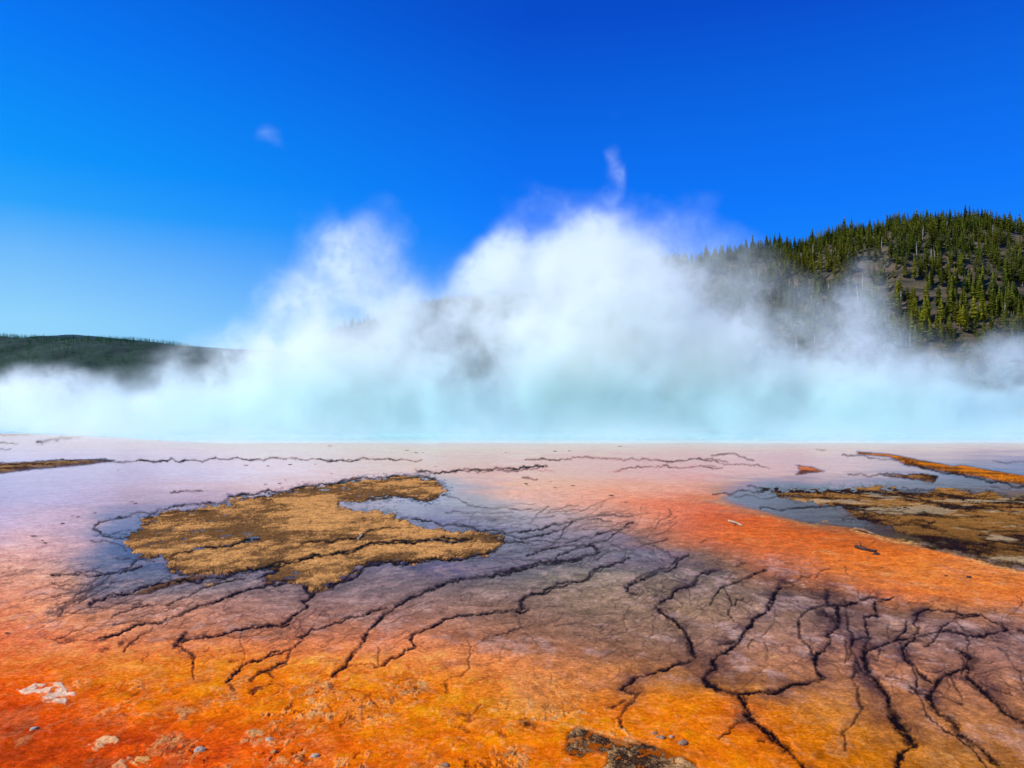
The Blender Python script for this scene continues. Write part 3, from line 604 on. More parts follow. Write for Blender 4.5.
# ------------------------------------------------------------------ bacterial mats
M_mat = crust_material('mat_crust', 12, 1.0, .42)
MATTONE = {  # light, dark, height
 'left': ((212, 152, 84), (58, 40, 25), .016), 'right': ((188, 130, 62), (44, 28, 16), .014), 'streak': ((226, 128, 30), (120, 72, 28), .04),
 'islet': ((170, 112, 52), (70, 42, 24), .05), 'patch': ((214, 120, 70), (110, 60, 36), .04), 'strip': ((165, 125, 75), (72, 46, 34), .05),
 'near': ((204, 156, 98), (62, 44, 28), .008), 'tail': ((130, 92, 60), (60, 40, 32), .02)}
MATLABEL = {
 'left': ('large golden brown mat island with a ragged dark edge, left of the picture centre', 'mineral mat'),
 'right': ('broad dark brown and ochre mat behind the orange strip at the right edge', 'mineral mat'),
 'streak': ('narrow bright orange mat tapering out from the right edge near the spring', 'mineral mat'),
 'islet': ('small brown crusty islet in shallow water between the orange streak and broad brown mat', 'mineral mat'),
 'patch': ('little reddish orange patch alone on the pale pink flat in front of the blue water', 'mineral mat'),
 'strip': ('thin brown mat strip reaching in from the left edge across the lavender water', 'mineral mat'),
 'near': ('dark speckled brown crust patch cut off by the bottom edge of the picture', 'mineral mat'),
 'tail': ('thin brown wedge of crust trailing off below the golden mat island', 'mineral mat')}
mline = np.zeros(U.shape)
for k, w, s, pts in MATLINES: stroke(mline, px, py, S(k, pts), w, s, rg)
for idx_, (k, (i0, i1, j0, j1, sd)) in enumerate(SD.items()):
    hi, lo, h = MATTONE[k]
    gx, gy = GX[i0:i1, j0:j1], GY[i0:i1, j0:j1]
    sc = 1.0 if k != 'near' else 3.5
    grain = fbm(gx * 5 * sc, gy * 3.2 * sc, 5, 400 + idx_, .75)
    broad = fbm(gx * .55 * sc, gy * .8 * sc, 4, 440 + idx_)
    rnd = np.random.default_rng(idx_).random(gx.shape)
    mid = fbm(gx * 1.6 * sc, gy * .9 * sc, 5, 460 + idx_, .65)
    f = np.clip(.42 + (grain - .5) * 2.6 + (broad - .5) * 3.4 + (mid - .5) * 3.2 + (rnd - .5) * .8, 0, 1)
    if k == 'right':  # olive, darker and wetter toward the front
        fr = sstep(470, 540, V[i0:i1, j0:j1] - .05 * (U[i0:i1, j0:j1] - 760))
        f = np.clip(f * (1 - .55 * fr) - .06, 0, 1)
    if k == 'left':
        f = np.clip(f + .22 - .35 * sstep(-6, 5, -sd + 3) , 0, 1)
    T = lin(lo) + (lin(hi) - lin(lo)) * f[..., None]
    if k == 'right':
        wt = sstep(.58, .66, fbm(gx * .8, gy * .9, 5, 480, .65)) * .55
        T = T * (1 - wt[..., None]) + lin([205, 178, 130]) * wt[..., None]
    ed = sstep(1.8, -.4, sd)
    ed = ed * .7
    gt = lin(Cs[i0:i1, j0:j1]) * .75
    blend = sstep(3.0, -1., sd) * .6
    T = T * (1 - blend[..., None]) + gt * blend[..., None]
    T = T * (1 - .5 * ed[..., None]) + lin([52, 36, 30]) * .5 * ed[..., None]
    ml = mline[i0:i1, j0:j1] if k != 'tail' else 0 * sd
    ml = np.clip(np.maximum(ml, dark[i0:i1, j0:j1] * .9) * 1.3, 0, 1)
    T = T * (1 - ml[..., None]) + lin([26, 18, 20]) * .6 * ml[..., None]
    z = h * sstep(-1.2, 3.2, sd) - .012 + (grain - .5) * .045 * sstep(-1, 3, sd) * (.4 if k in ('tail', 'near') else 1) + (broad - .5) * .02 * sstep(-1, 3, sd) - .005 * ml
    z = z + Z[i0:i1, j0:j1] + .008
    me, used = grid_mesh('mat', i0, i1, j0, j1, z, sd > -1.0)
    set_col(me, 'Tone', np.clip(T.reshape(-1, 3)[used], .01, .8)); set_f(me, 'Sheen', np.zeros(len(used)))
    o = link('mineral_mat', me, M_mat)
    tag(o, MATLABEL[k][0], MATLABEL[k][1], 'mineral mats on the flats')

# ------------------------------------------------------------------ small loose things
def stone_mesh(name, seed, flat=.55, sub=3):
    bm = bmesh.new(); bmesh.ops.create_icosphere(bm, subdivisions=sub, radius=.5)
    r = np.random.default_rng(seed); off = r.random(3) * 50
    for v in bm.verts:
        p = np.array(v.co); k = 1 + .95 * (float(fbm(np.array(p[0] * 2.4 + off[0]), np.array(p[1] * 2.4 + off[1] + p[2] * 3), 4, seed)) - .5)
        k += .25 * abs(float(vnoise(np.array(p[0] * 6 + off[2]), np.array(p[2] * 6 + p[1] * 4), seed)) - .5)
        v.co = v.co * k; v.co.z = max(v.co.z * flat, -.12)
    me = bpy.data.meshes.new(name); bm.to_mesh(me); bm.free()
    return me
def stone_mat(name, a, b):
    m, t = new_mat(name); co = t.n('ShaderNodeTexCoord').outputs['Object']
    f = t.noise(co, 5, 6, .65)
    c = t.mix(t.rng(f, .35, .65), a, b)
    bp = t.n('ShaderNodeBump', Strength=.5, Distance=.003, Height=t.noise(co, 12, 5))
    t.out(t.n('ShaderNodeBsdfPrincipled', Base__Color=c, Roughness=.95, Specular__IOR__Level=.05, Normal=bp.outputs[0]).outputs[0])
    return m
MS = {'grey': stone_mat('grey_stone', (.42, .26, .15), (.14, .08, .045)), 'pale': stone_mat('pale_stone', (.62, .50, .38), (.35, .22, .12)), 'dark': stone_mat('dark_stone', (.09, .06, .05), (.03, .022, .022)),
      'ochre': stone_mat('ochre_stone', (.6, .30, .10), (.30, .12, .05))}
STONES = [ # x, y, size (survey units), kind, label, group
 (34, 729, 7, 'pale', 'single pale pebble with a dark shadow on the dark red crust at lower left'),
 (17, 700, 3, 'dark', 'tiny dark pebble just below the white salt patch at the left'),
 (655, 734, 6, 'grey', 'left stone of the small close pair in the orange pool'), (661, 738, 8, 'grey', 'larger grey stone of the close pair in the orange pool'),
 (683, 743, 9, 'grey', 'lone grey stone right of the close pair in the orange pool'), (671, 737, 5, 'pale', 'pale tan pebble between the stone pair and lone grey stone'),
 (876, 554.5, 6, 'dark', 'round black stone at the right end of the dark twig on the orange strip'),
 (199, 750, 9, 'pale', 'knobbly pale stone with a shadow beside it at the bottom left'), (269, 740, 7, 'pale', 'small cream stone on the orange crust near the white flecks'),
 (315, 756, 8, 'pale', 'cream and brown stone at the foot of the picture left of centre'), (445, 766, 9, 'grey', 'grey stone touching the bottom edge between orange crusts'),
 (274, 752, 6, 'ochre', 'ochre pebble near the bottom left of the orange crust'),
 (843, 520, 3, 'dark', 'dark speck of rock by the pale rim of the orange strip'), (969, 577, 4, 'dark', 'dark pebble on the orange strip among pale flecks, lower right'), (946, 576, 3, 'dark', 'tiny dark pebble at mid right on the orange strip'), 
 (803, 585, 3, 'pale', 'pale fleck of rock where orange meets the grey channels'),
]
for i, (x, y, s, k, lab) in enumerate(STONES):
    gx, gy = ground_at(x, y); sz = s / F * gy
    o = link('stone', stone_mesh('stone', i + 3), MS[k]); o.location = (gx, gy, sz * .04); o.scale = (sz, sz * 1.1, sz * .9); o.rotation_euler.z = i * 1.3
    tag(o, lab, 'stone', 'loose stones on the orange crust')
# crust crumbs scattered on the wet flats
CR = S('A', [(205,330),(222,333),(178,352),(120,400),(128,408),(112,442),(60,488),(95,388),(375,290),(385,294),(335,200),(762,188),(825,184),(812,228),(795,238),(943,210),(755,240),(20,665),(25,480),(700,186),(897,183),(270,322)]) + \
     S('B', [(557,238),(560,242),(690,244),(628,232),(840,292),(800,272),(640,250),(0,45),(265,150),(680,145),(640,146),(500,150),(825,132),(300,190),(245,150),(220,143)])
crumbs = [stone_mesh('crumb', 60 + i, .5, 2) for i in range(4)]
for c in crumbs: c.materials.append(MS['dark'])
for i, (x, y) in enumerate(CR):
    gx, gy = ground_at(x, max(y, 446)); sz = (1.0 + 1.2 * ((i * 7) % 5) / 5) / F * gy
    o = link('crust_fragment', crumbs[i % 4]); o.location = (gx, gy, .01); o.scale = (sz * 1.9, sz * 2.5, sz * .6); o.rotation_euler.z = i * .3
    left = x < 330
    tag(o, 'tiny dark crust crumb scattered on the lavender and pink wet flat at left' if left else 'tiny dark crust crumb scattered on the pale pink flat before the spring',
        'crust fragment', 'crust crumbs on the left flat' if left else 'crust crumbs on the middle flat')

def tube(bm, pts, rads, seg=8):
    from mathutils import Vector
    rings = []
    for i, p in enumerate(pts):
        p = Vector(p); d = (Vector(pts[min(i + 1, len(pts) - 1)]) - Vector(pts[max(i - 1, 0)])).normalized()
        up = Vector((0, 0, 1)) if abs(d.z) < .9 else Vector((1, 0, 0)); a = d.cross(up).normalized(); b = d.cross(a)
        rings.append([bm.verts.new(p + (a * math.cos(2 * math.pi * k / seg) + b * math.sin(2 * math.pi * k / seg)) * rads[i]) for k in range(seg)])
    for r0, r1 in zip(rings[:-1], rings[1:]):
        for k in range(seg): bm.faces.new((r0[k], r0[(k + 1) % seg], r1[(k + 1) % seg], r1[k]))
    bm.faces.new(rings[0][::-1]); bm.faces.new(rings[-1])
def branch(name, ps, r, mat, lab, cat, twigs=()):
    t = bpy.data.objects.new(name, None); COL.objects.link(t)
    base = ground_at(*ps[0]); t.location = (base[0], base[1], 0); tag(t, lab, cat, 'driftwood on the flats')
    bm = bmesh.new()
    w = [ground_at(*p) for p in ps]
    tube(bm, [(a - base[0], b - base[1], r * (.9 + .5 * (i % 2))) for i, (a, b) in enumerate(w)], [r * (1 - .5 * i / len(w)) for i in range(len(w))])
    me = bpy.data.meshes.new('stem'); bm.to_mesh(me); bm.free(); link('stem', me, mat, t)
    for tw in twigs:
        w = [ground_at(*p) for p in tw]; bm = bmesh.new()
        tube(bm, [(a - base[0], b - base[1], r * (.8 + 1.6 * i)) for i, (a, b) in enumerate(w)], [r * .45] + [r * .25] * (len(w) - 1), 6)
        me = bpy.data.meshes.new('twig'); bm.to_mesh(me); bm.free(); link('twig', me, mat, t)
branch('dead_branch', [(856, 548), (862, 550.5), (870, 552), (876, 553.5)], .03, MS['dark'], 'thin dark dead branch lying on the orange strip beside a black stone', 'branch', [[(862, 550.5), (860, 546.5)]])
branch('dead_branch', [(729, 522), (735, 524), (742, 526.5)], .026, MS['pale'], 'short bleached white log at the upper left of the orange strip', 'branch', [[(735, 524), (731, 527)]])
branch('dead_branch', [(855, 530), (864, 532), (875, 536)], .028, MS['grey'], 'grey brown branch lying along the pale edge of the orange strip', 'branch', [[(864, 532), (868, 530)]])
branch('dead_branch', [(1001, 589), (1001.5, 590)], .008, MS['pale'], 'small pale twig', 'branch') if False else None
branch('dead_branch', [(358, 540), (361, 538), (362, 535.5)], .02, MS['pale'], 'bleached forked stick standing out on the golden mat island', 'branch', [[(361, 538), (359, 535.5)]])

# ------------------------------------------------------------------ hills
CREST = [(-400, 418), (0, 418), (200, 416), (280, 385), (320, 345), (400, 318), (480, 305), (550, 299), (600, 285), (640, 273), (660, 268), (700, 264), (750, 256), (800, 251), (850, 237), (880, 234), (900, 226), (940, 225), (980, 224), (1024, 232), (1100, 245), (1250, 275), (1500, 335)]
cx_, cy_ = np.array(CREST, float).T
RB, RC = 335., 545.
def hill_z(X, Y):
    Y = np.maximum(Y, 1.)
    s = HX + X / Y * F
    crest = EYE + (HY - np.interp(s, cx_, cy_)) / F * RC
    crest = crest + (fbm(X / 30, Y * 0, 3, 7) - .5) * 3
    t = np.clip((Y - RB) / (RC - RB), 0, 1)
    prof = .25 * t + .75 * np.sin(t * np.pi / 2) ** 1.15 if True else t
    back = np.clip((Y - RC) / 260, 0, 1)
    z = crest * prof * (1 - .9 * back ** 2) - 1.2
    z = z + (fbm(X / 26, Y / 26, 4, 5) - .5) * 11 * np.sin(np.clip(t, 0, 1) * np.pi) + (fbm(X / 7, Y / 7, 3, 15) - .5) * 2.2 * np.clip(t * 4, 0, 1)
    return z
xs = np.linspace(-420, 640, 360); ys = np.linspace(320, 830, 170)
XX, YY = np.meshgrid(xs, ys); ZZ = hill_z(XX, YY)
idx = np.arange(XX.size).reshape(XX.shape)
Q = np.stack([idx[:-1, :-1], idx[:-1, 1:], idx[1:, 1:], idx[1:, :-1]], -1).reshape(-1, 4)
m, t = new_mat('hill_soil'); geo = t.n('ShaderNodeNewGeometry').outputs['Position']
mp = t.n('ShaderNodeMapping', Vector=geo); mp.inputs['Scale'].default_value = (.6, .6, 3.2)
f = t.noise(mp.outputs[0], .12, 8, .68); f2 = t.noise(geo, .8, 5, .6)
c = t.mix(t.rng(f, .42, .60), (.030, .028, .014), (.17, .115, .072)); c = t.mix(t.rng(f2, .35, .7, 0, .7), c, (.05, .05, .02))
bp = t.n('ShaderNodeBump', Strength=1., Distance=1.5, Height=f)
t.out(t.n('ShaderNodeBsdfPrincipled', Base__Color=c, Roughness=.95, Normal=bp.outputs[0]).outputs[0])
tag(link('hillside', mesh_np('hillside', np.stack([XX, YY, ZZ], -1).reshape(-1, 3), Q), m), kind='structure')

# far forested ridges at the left
def far_ridge(name, Y, prof, depth, c1, c2, seed):
    pxs, pys = np.array(prof, float).T
    a = np.linspace(pxs[0], pxs[-1], 320); d = np.linspace(0, 1, 26)
    AA, DD = np.meshgrid(a, d)
    YYY = Y - depth * (1 - DD); X_ = (AA - HX) / F * Y
    top = EYE + (HY - np.interp(AA, pxs, pys)) / F * Y
    Z_ = top * np.sin(DD * np.pi / 2) ** .8 + (fbm(AA / 14, DD * 9, 4, seed) - .5) * 14 * DD * (1.15 - DD) * 3 - 2
    V_ = np.stack([X_, YYY, Z_], -1).reshape(-1, 3); i_ = np.arange(AA.size).reshape(AA.shape)
    Q = np.stack([i_[:-1, :-1], i_[:-1, 1:], i_[1:, 1:], i_[1:, :-1]], -1).reshape(-1, 4)
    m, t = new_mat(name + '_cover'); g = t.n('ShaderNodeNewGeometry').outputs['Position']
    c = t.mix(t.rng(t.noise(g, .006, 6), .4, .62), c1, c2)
    t.out(t.n('ShaderNodeBsdfPrincipled', Base__Color=c, Roughness=1.).outputs[0])
    tag(link(name, mesh_np(name, V_, Q), m), kind='structure')
    return lambda s, dd: (float((s - HX) / F * Y), Y - depth * (1 - dd), float((EYE + (HY - np.interp(s, pxs, pys)) / F * Y) * math.sin(dd * math.pi / 2) ** .8 - 3))
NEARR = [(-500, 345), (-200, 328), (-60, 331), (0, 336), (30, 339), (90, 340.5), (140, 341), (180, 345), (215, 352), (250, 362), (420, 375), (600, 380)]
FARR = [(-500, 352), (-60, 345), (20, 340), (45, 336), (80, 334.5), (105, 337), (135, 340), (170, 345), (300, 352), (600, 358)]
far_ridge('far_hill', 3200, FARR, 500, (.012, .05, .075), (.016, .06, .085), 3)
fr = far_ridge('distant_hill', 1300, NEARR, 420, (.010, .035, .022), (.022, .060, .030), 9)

# ------------------------------------------------------------------ pines
def foliage_mat(name, base, tip, by_object=True, sc=.05):
    m, t = new_mat(name); g = t.n('ShaderNodeNewGeometry').outputs['Position']
    ra = t.n('ShaderNodeObjectInfo').outputs['Random'] if by_object else t.rng(t.noise(g, sc * 3, 3), .3, .7)
    f = t.noise(g, 1.4, 4, .6)
    c = t.mix(t.rng(f, .35, .65), base, tip)
    c = t.mix(t.rng(t.noise(g, sc, 4), .4, .62, 0, .6), c, (tip[0] * 1.3, tip[1] * 1.05, tip[2] * .6))
    k = t.rng(ra, 0, 1, .55, 1.35)
    c = t.n('ShaderNodeVectorMath', _operation='SCALE', i0=c, Scale=k).outputs[0]
    di = t.n('ShaderNodeBsdfDiffuse', Color=c); tr = t.n('ShaderNodeBsdfTranslucent', Color=c)
    t.out(t.n('ShaderNodeMixShader', i0=.25, i1=di.outputs[0], i2=tr.outputs[0]).outputs[0])
    return m
def crown_arrays(seed, H=9., levels=20, per=6, base=.16, spread=.17):
    r = np.random.default_rng(seed); V = []; T = []
    for i in range(levels):
        tt = i / (levels - 1); z = H * (base + (1 - base) * tt)
        rad = H * spread * (1 - tt) ** .8 * (.75 + .5 * r.random()) + .12
        if tt < .15: rad *= .6 + 2 * tt
        n_ = per if tt < .8 else 4
        a0 = r.random() * 6.3
        for k in range(n_):
            if r.random() < .13: continue
            a = a0 + k * 2 * math.pi / n_ + r.normal() * .3; rr = rad * (.65 + .6 * r.random())
            dz = -.28 * rr + r.normal() * .08 * H / 9; w = .34 * rr + .14
            ca, sa = math.cos(a), math.sin(a); b = len(V)
            V += [(0, 0, z + .18 * H / 9), (ca * rr * .6 - sa * w, sa * rr * .6 + ca * w, z + dz * .7 + r.normal() * .08), (ca * rr, sa * rr, z + dz), (ca * rr * .6 + sa * w, sa * rr * .6 - ca * w, z + dz * .7 + r.normal() * .08), (ca * rr * .5, sa * rr * .5, z + dz * .2 - .38 * H / 9)]
            T += [(b, b + 1, b + 2), (b, b + 2, b + 3), (b, b + 2, b + 4)]
    b = len(V); V += [(-.09, 0, H * .93), (.09, 0, H * .93), (0, 0, H * 1.06), (0, -.09, H * .93), (0, .09, H * .93)]; T += [(b, b + 1, b + 2), (b + 3, b + 4, b + 2)]
    return np.array(V, float), np.array(T)
M_fol = [foliage_mat('pine_needles_olive', (.05, .075, .012), (.20, .24, .035)), foliage_mat('pine_needles_dark', (.03, .06, .016), (.11, .155, .032)), foliage_mat('pine_needles_bright', (.09, .12, .012), (.27, .30, .03))]
m, t = new_mat('pine_bark'); co = t.n('ShaderNodeTexCoord').outputs['Object']
t.out(t.n('ShaderNodeBsdfPrincipled', Base__Color=t.mix(t.noise(co, 3, 5), (.10, .07, .05), (.26, .22, .18)), Roughness=.9).outputs[0]); M_bark = m
def trunk_mesh(H=9.):
    bm = bmesh.new(); tube(bm, [(0, 0, -.8), (.03, 0, H * .4), (-.03, .02, H * .75), (0, 0, H * .98)], [.17, .12, .07, .02], 6)
    me = bpy.data.meshes.new('trunk'); bm.to_mesh(me); bm.free(); me.materials.append(M_bark); return me
TRUNK = trunk_mesh()
CROWNS = []
for kind in range(3):
    for s in range(4):
        V_, T_ = crown_arrays(kind * 10 + s, spread=[.15, .13, .18][kind] + .01 * s, levels=22)
        me = mesh_np('crown', V_, T_, False); me.materials.append(M_fol[kind]); CROWNS.append(me)
# dead snag
bm = bmesh.new(); tube(bm, [(0, 0, -.8), (.05, 0, 3), (-.05, .05, 6), (0, 0, 8.5)], [.16, .12, .08, .02], 6)
for k in range(12):
    a = k * 2.4; z = 2.2 + k * .48; tube(bm, [(0, 0, z), (math.cos(a) * .5, math.sin(a) * .5, z + .1), (math.cos(a) * .95, math.sin(a) * .95, z - .05)], [.04, .03, .01], 4)
SNAG = bpy.data.meshes.new('snag'); bm.to_mesh(SNAG); bm.free()
m, t = new_mat('bleached_wood'); co = t.n('ShaderNodeTexCoord').outputs['Object']
t.out(t.n('ShaderNodeBsdfPrincipled', Base__Color=t.mix(t.noise(co, 4, 5), (.42, .38, .33), (.66, .62, .56)), Roughness=.8).outputs[0]); SNAG.materials.append(m)

cand = []
rt = np.random.default_rng(77)
while len(cand) < 6000:
    s = rt.uniform(330, 1100); Y = RB + 8 + (RC + 25 - RB) * rt.random() ** .8
    X = (s - HX) / F * Y
    clear = float(fbm(np.array(X / 24), np.array(Y / 30), 3, 55))
    if clear > .66 and rt.random() < .75 and Y > 400: continue
    z = float(hill_z(np.array(X), np.array(Y)))
    y = HY - (z - EYE) / Y * F
    if any(abs(X - c[0]) < 1.2 and abs(Y - c[1]) < 1.8 for c in cand[-300:]): continue
    cand.append((X, Y, z, s, y))
    
# crest line is always wooded
for s in np.arange(400, 1060, 5.2):
    Y = RC - 6 + rt.normal() * 9; s2 = s + rt.normal() * 2; X = (s2 - HX) / F * Y
    if 905 < s2 < 930 and rt.random() < .5: continue
    z = float(hill_z(np.array(X), np.array(Y))); cand.append((X, Y, z, s2, HY - (z - EYE) / Y * F))
def shown(c):  # in frame and above the dense steam
    s, y = c[3], c[4]
    lim = np.interp(s, [640, 680, 760, 800, 860, 900, 960, 1024], [250, 290, 300, 315, 325, 352, 335, 312])
    return 655 < s < 1026 and y < lim
vis = [c for c in cand if shown(c)]; vis.sort(key=lambda c: c[1]); print('trees in view', len(vis), 'of', len(cand))
pick = set()
single = vis[:230] + [c for c in vis[230:] if c[1] > 525][:66]
pick = set((c[0], c[1]) for c in single)
ZL = {
 'crest_l': ('hazy dark pine on the left shoulder of the hill crest, half veiled by steam', 'pines veiled by steam on the left shoulder'),
 'crest_r': ('dark pine standing on the right hill crest against the blue sky', 'pines on the hill crest against the sky'),
 'mid': ('slender olive pine on the open sunlit slope below the right hill crest', 'pines on the sunlit slope'),
 'low': ('bushy yellow green pine at the foot of the right slope just above the steam', 'yellow green pines at the foot of the slope'),
 'left': ('narrow dark green pine on the steamy slope left of the thin steam column', 'pines on the left part of the slope')}
for i, (X, Y, z, s, y) in enumerate(single):
    if Y > 525: zone = 'crest_l' if s < 800 else 'crest_r'
    elif s < 800: zone = 'left'
    elif y > 298 and 860 < s < 985: zone = 'low'
    else: zone = 'mid'
    kind = {'crest_l': 1, 'crest_r': 1, 'mid': 0, 'low': 2, 'left': 1}[zone]
    if rt.random() < .2: kind = min(kind, 1) ^ 1 if kind < 2 else 2
    o = bpy.data.objects.new('pine_tree', None); COL.objects.link(o)
    sc = rt.uniform(.8, 1.5) * (1.05 if Y < 500 else 1.15); wd = rt.uniform(.85, 1.25)
    o.location = (X, Y, z - .2); o.rotation_euler = (rt.normal() * .02, rt.normal() * .02, rt.random() * 6.3); o.scale = (sc * wd, sc * wd, sc)
    tag(o, ZL[zone][0], 'pine tree', ZL[zone][1])
    link('trunk', TRUNK, None, o); link('crown', CROWNS[kind * 4 + int(rt.integers(4))], None, o)
def forest(name, items, mat, label, levels, cat='forest', H=9., per=5):
    bases = [crown_arrays(900 + k, levels=levels, per=per, spread=.15 + .015 * k, H=H) for k in range(4)]
    Vs, Ts, n0 = [], [], 0
    for (X, Y, z) in items:
        V_, T_ = bases[int(rt.integers(4))]; a = rt.random() * 6.3; sc = rt.uniform(.7, 1.4) * (1 if H < 9.5 and Y < 900 else .8); c, s_ = math.cos(a), math.sin(a)
        W = np.stack([V_[:, 0] * c - V_[:, 1] * s_, V_[:, 0] * s_ + V_[:, 1] * c, V_[:, 2]], -1) * sc + (X, Y, z - .3)
        Vs.append(W); Ts.append(T_ + n0); n0 += len(V_)
    me = mesh_np(name, np.concatenate(Vs), np.concatenate(Ts), False)
    return tag(link(name, me, mat), label, cat, kind='stuff')
rest = [(c[0], c[1], c[2]) for c in cand if (c[0], c[1]) not in pick]
M_folf = foliage_mat('forest_needles', (.045, .070, .012), (.18, .215, .032), False, .03)
forest('pine_forest', rest, M_folf, 'the many smaller pines filling the slope of the right hill behind the steam', 14)
for i in range(34):
    s = rt.uniform(690, 1020); Y = rt.uniform(380, 530); X = (s - HX) / F * Y; z = float(hill_z(np.array(X), np.array(Y)))
    o = link('dead_tree', SNAG); o.location = (X, Y, z); sc = rt.uniform(.7, 1.2); o.scale = (sc,) * 3; o.rotation_euler = (rt.normal() * .04, rt.normal() * .04, rt.random() * 6)
    tag(o, 'bare bleached dead pine trunk standing among the green pines of the slope', 'dead tree', 'dead pine trunks on the slope')
M_dist = foliage_mat('distant_needles', (.010, .070, .040), (.040, .16, .06), False, .006)
it = []
while len(it) < 7000:
    s = rt.uniform(-90, 300); d = 1 - rt.random() ** 1.6 * .8; x, y, z = fr(s, d); it.append((x, y, z))
forest('distant_forest', it, M_dist, 'dark blue green forest covering the low far hills at the left', 5, H=9., per=4)

# ------------------------------------------------------------------ steam
GMIN = np.array([-112., 50.5, -.3]); GMAX = np.array([112., 150., 52.])
VX = .52
NX, NY, NZ = [int(round(v)) for v in (GMAX - GMIN) / VX]
NY = int((GMAX - GMIN)[1] / .85)
print('steam grid', NX, NY, NZ, NX * NY * NZ)
gx = np.linspace(GMIN[0], GMAX[0], NX, dtype=np.float32)[:, None, None]; gy = np.linspace(GMIN[1], GMAX[1], NY, dtype=np.float32)[None, :, None]; gz_ = np.linspace(GMIN[2], GMAX[2], NZ, dtype=np.float32)[None, None, :]
def axis_w(x, cell, n, off):
    p = (x - x[0]) / cell + off; i = np.floor(p).astype(int); f = p - i
    W = np.zeros((len(x), n), np.float32); k = np.arange(len(x))
    for j, w in enumerate(((1 - f) ** 3 / 6, (3 * f ** 3 - 6 * f ** 2 + 4) / 6, (-3 * f ** 3 + 3 * f ** 2 + 3 * f + 1) / 6, f ** 3 / 6)): W[k, i + j] = w
    return W
def noise3(cell, seed):
    r = np.random.default_rng(seed); out = []
    Ls = GMAX - GMIN; ns = [int(l / cell) + 6 for l in Ls]
    g = r.standard_normal(ns).astype(np.float32)
    for ax, arr in enumerate((gx.ravel(), gy.ravel(), gz_.ravel())):
        W = axis_w(arr, cell, ns[ax], r.random())
        g = np.moveaxis(np.tensordot(W, g, axes=(1, ax)), 0, ax)
    return g / g.std()
warp = []
for s in (1, 2, 3): warp.append(noise3(15, s) * 2.0 + noise3(6.5, s + 10) * 1.15 + noise3(3., s + 20) * .5)
WX, WY, WZ = warp
det = noise3(9, 31) * .5 + noise3(4.5, 32) * .52 + noise3(2.3, 33) * .36 + noise3(1.25, 34) * .28
ridge = -np.abs(noise3(7, 41)) * .55 - np.abs(noise3(3.4, 42)) * .35 - np.abs(noise3(1.7, 43)) * .2 + .8
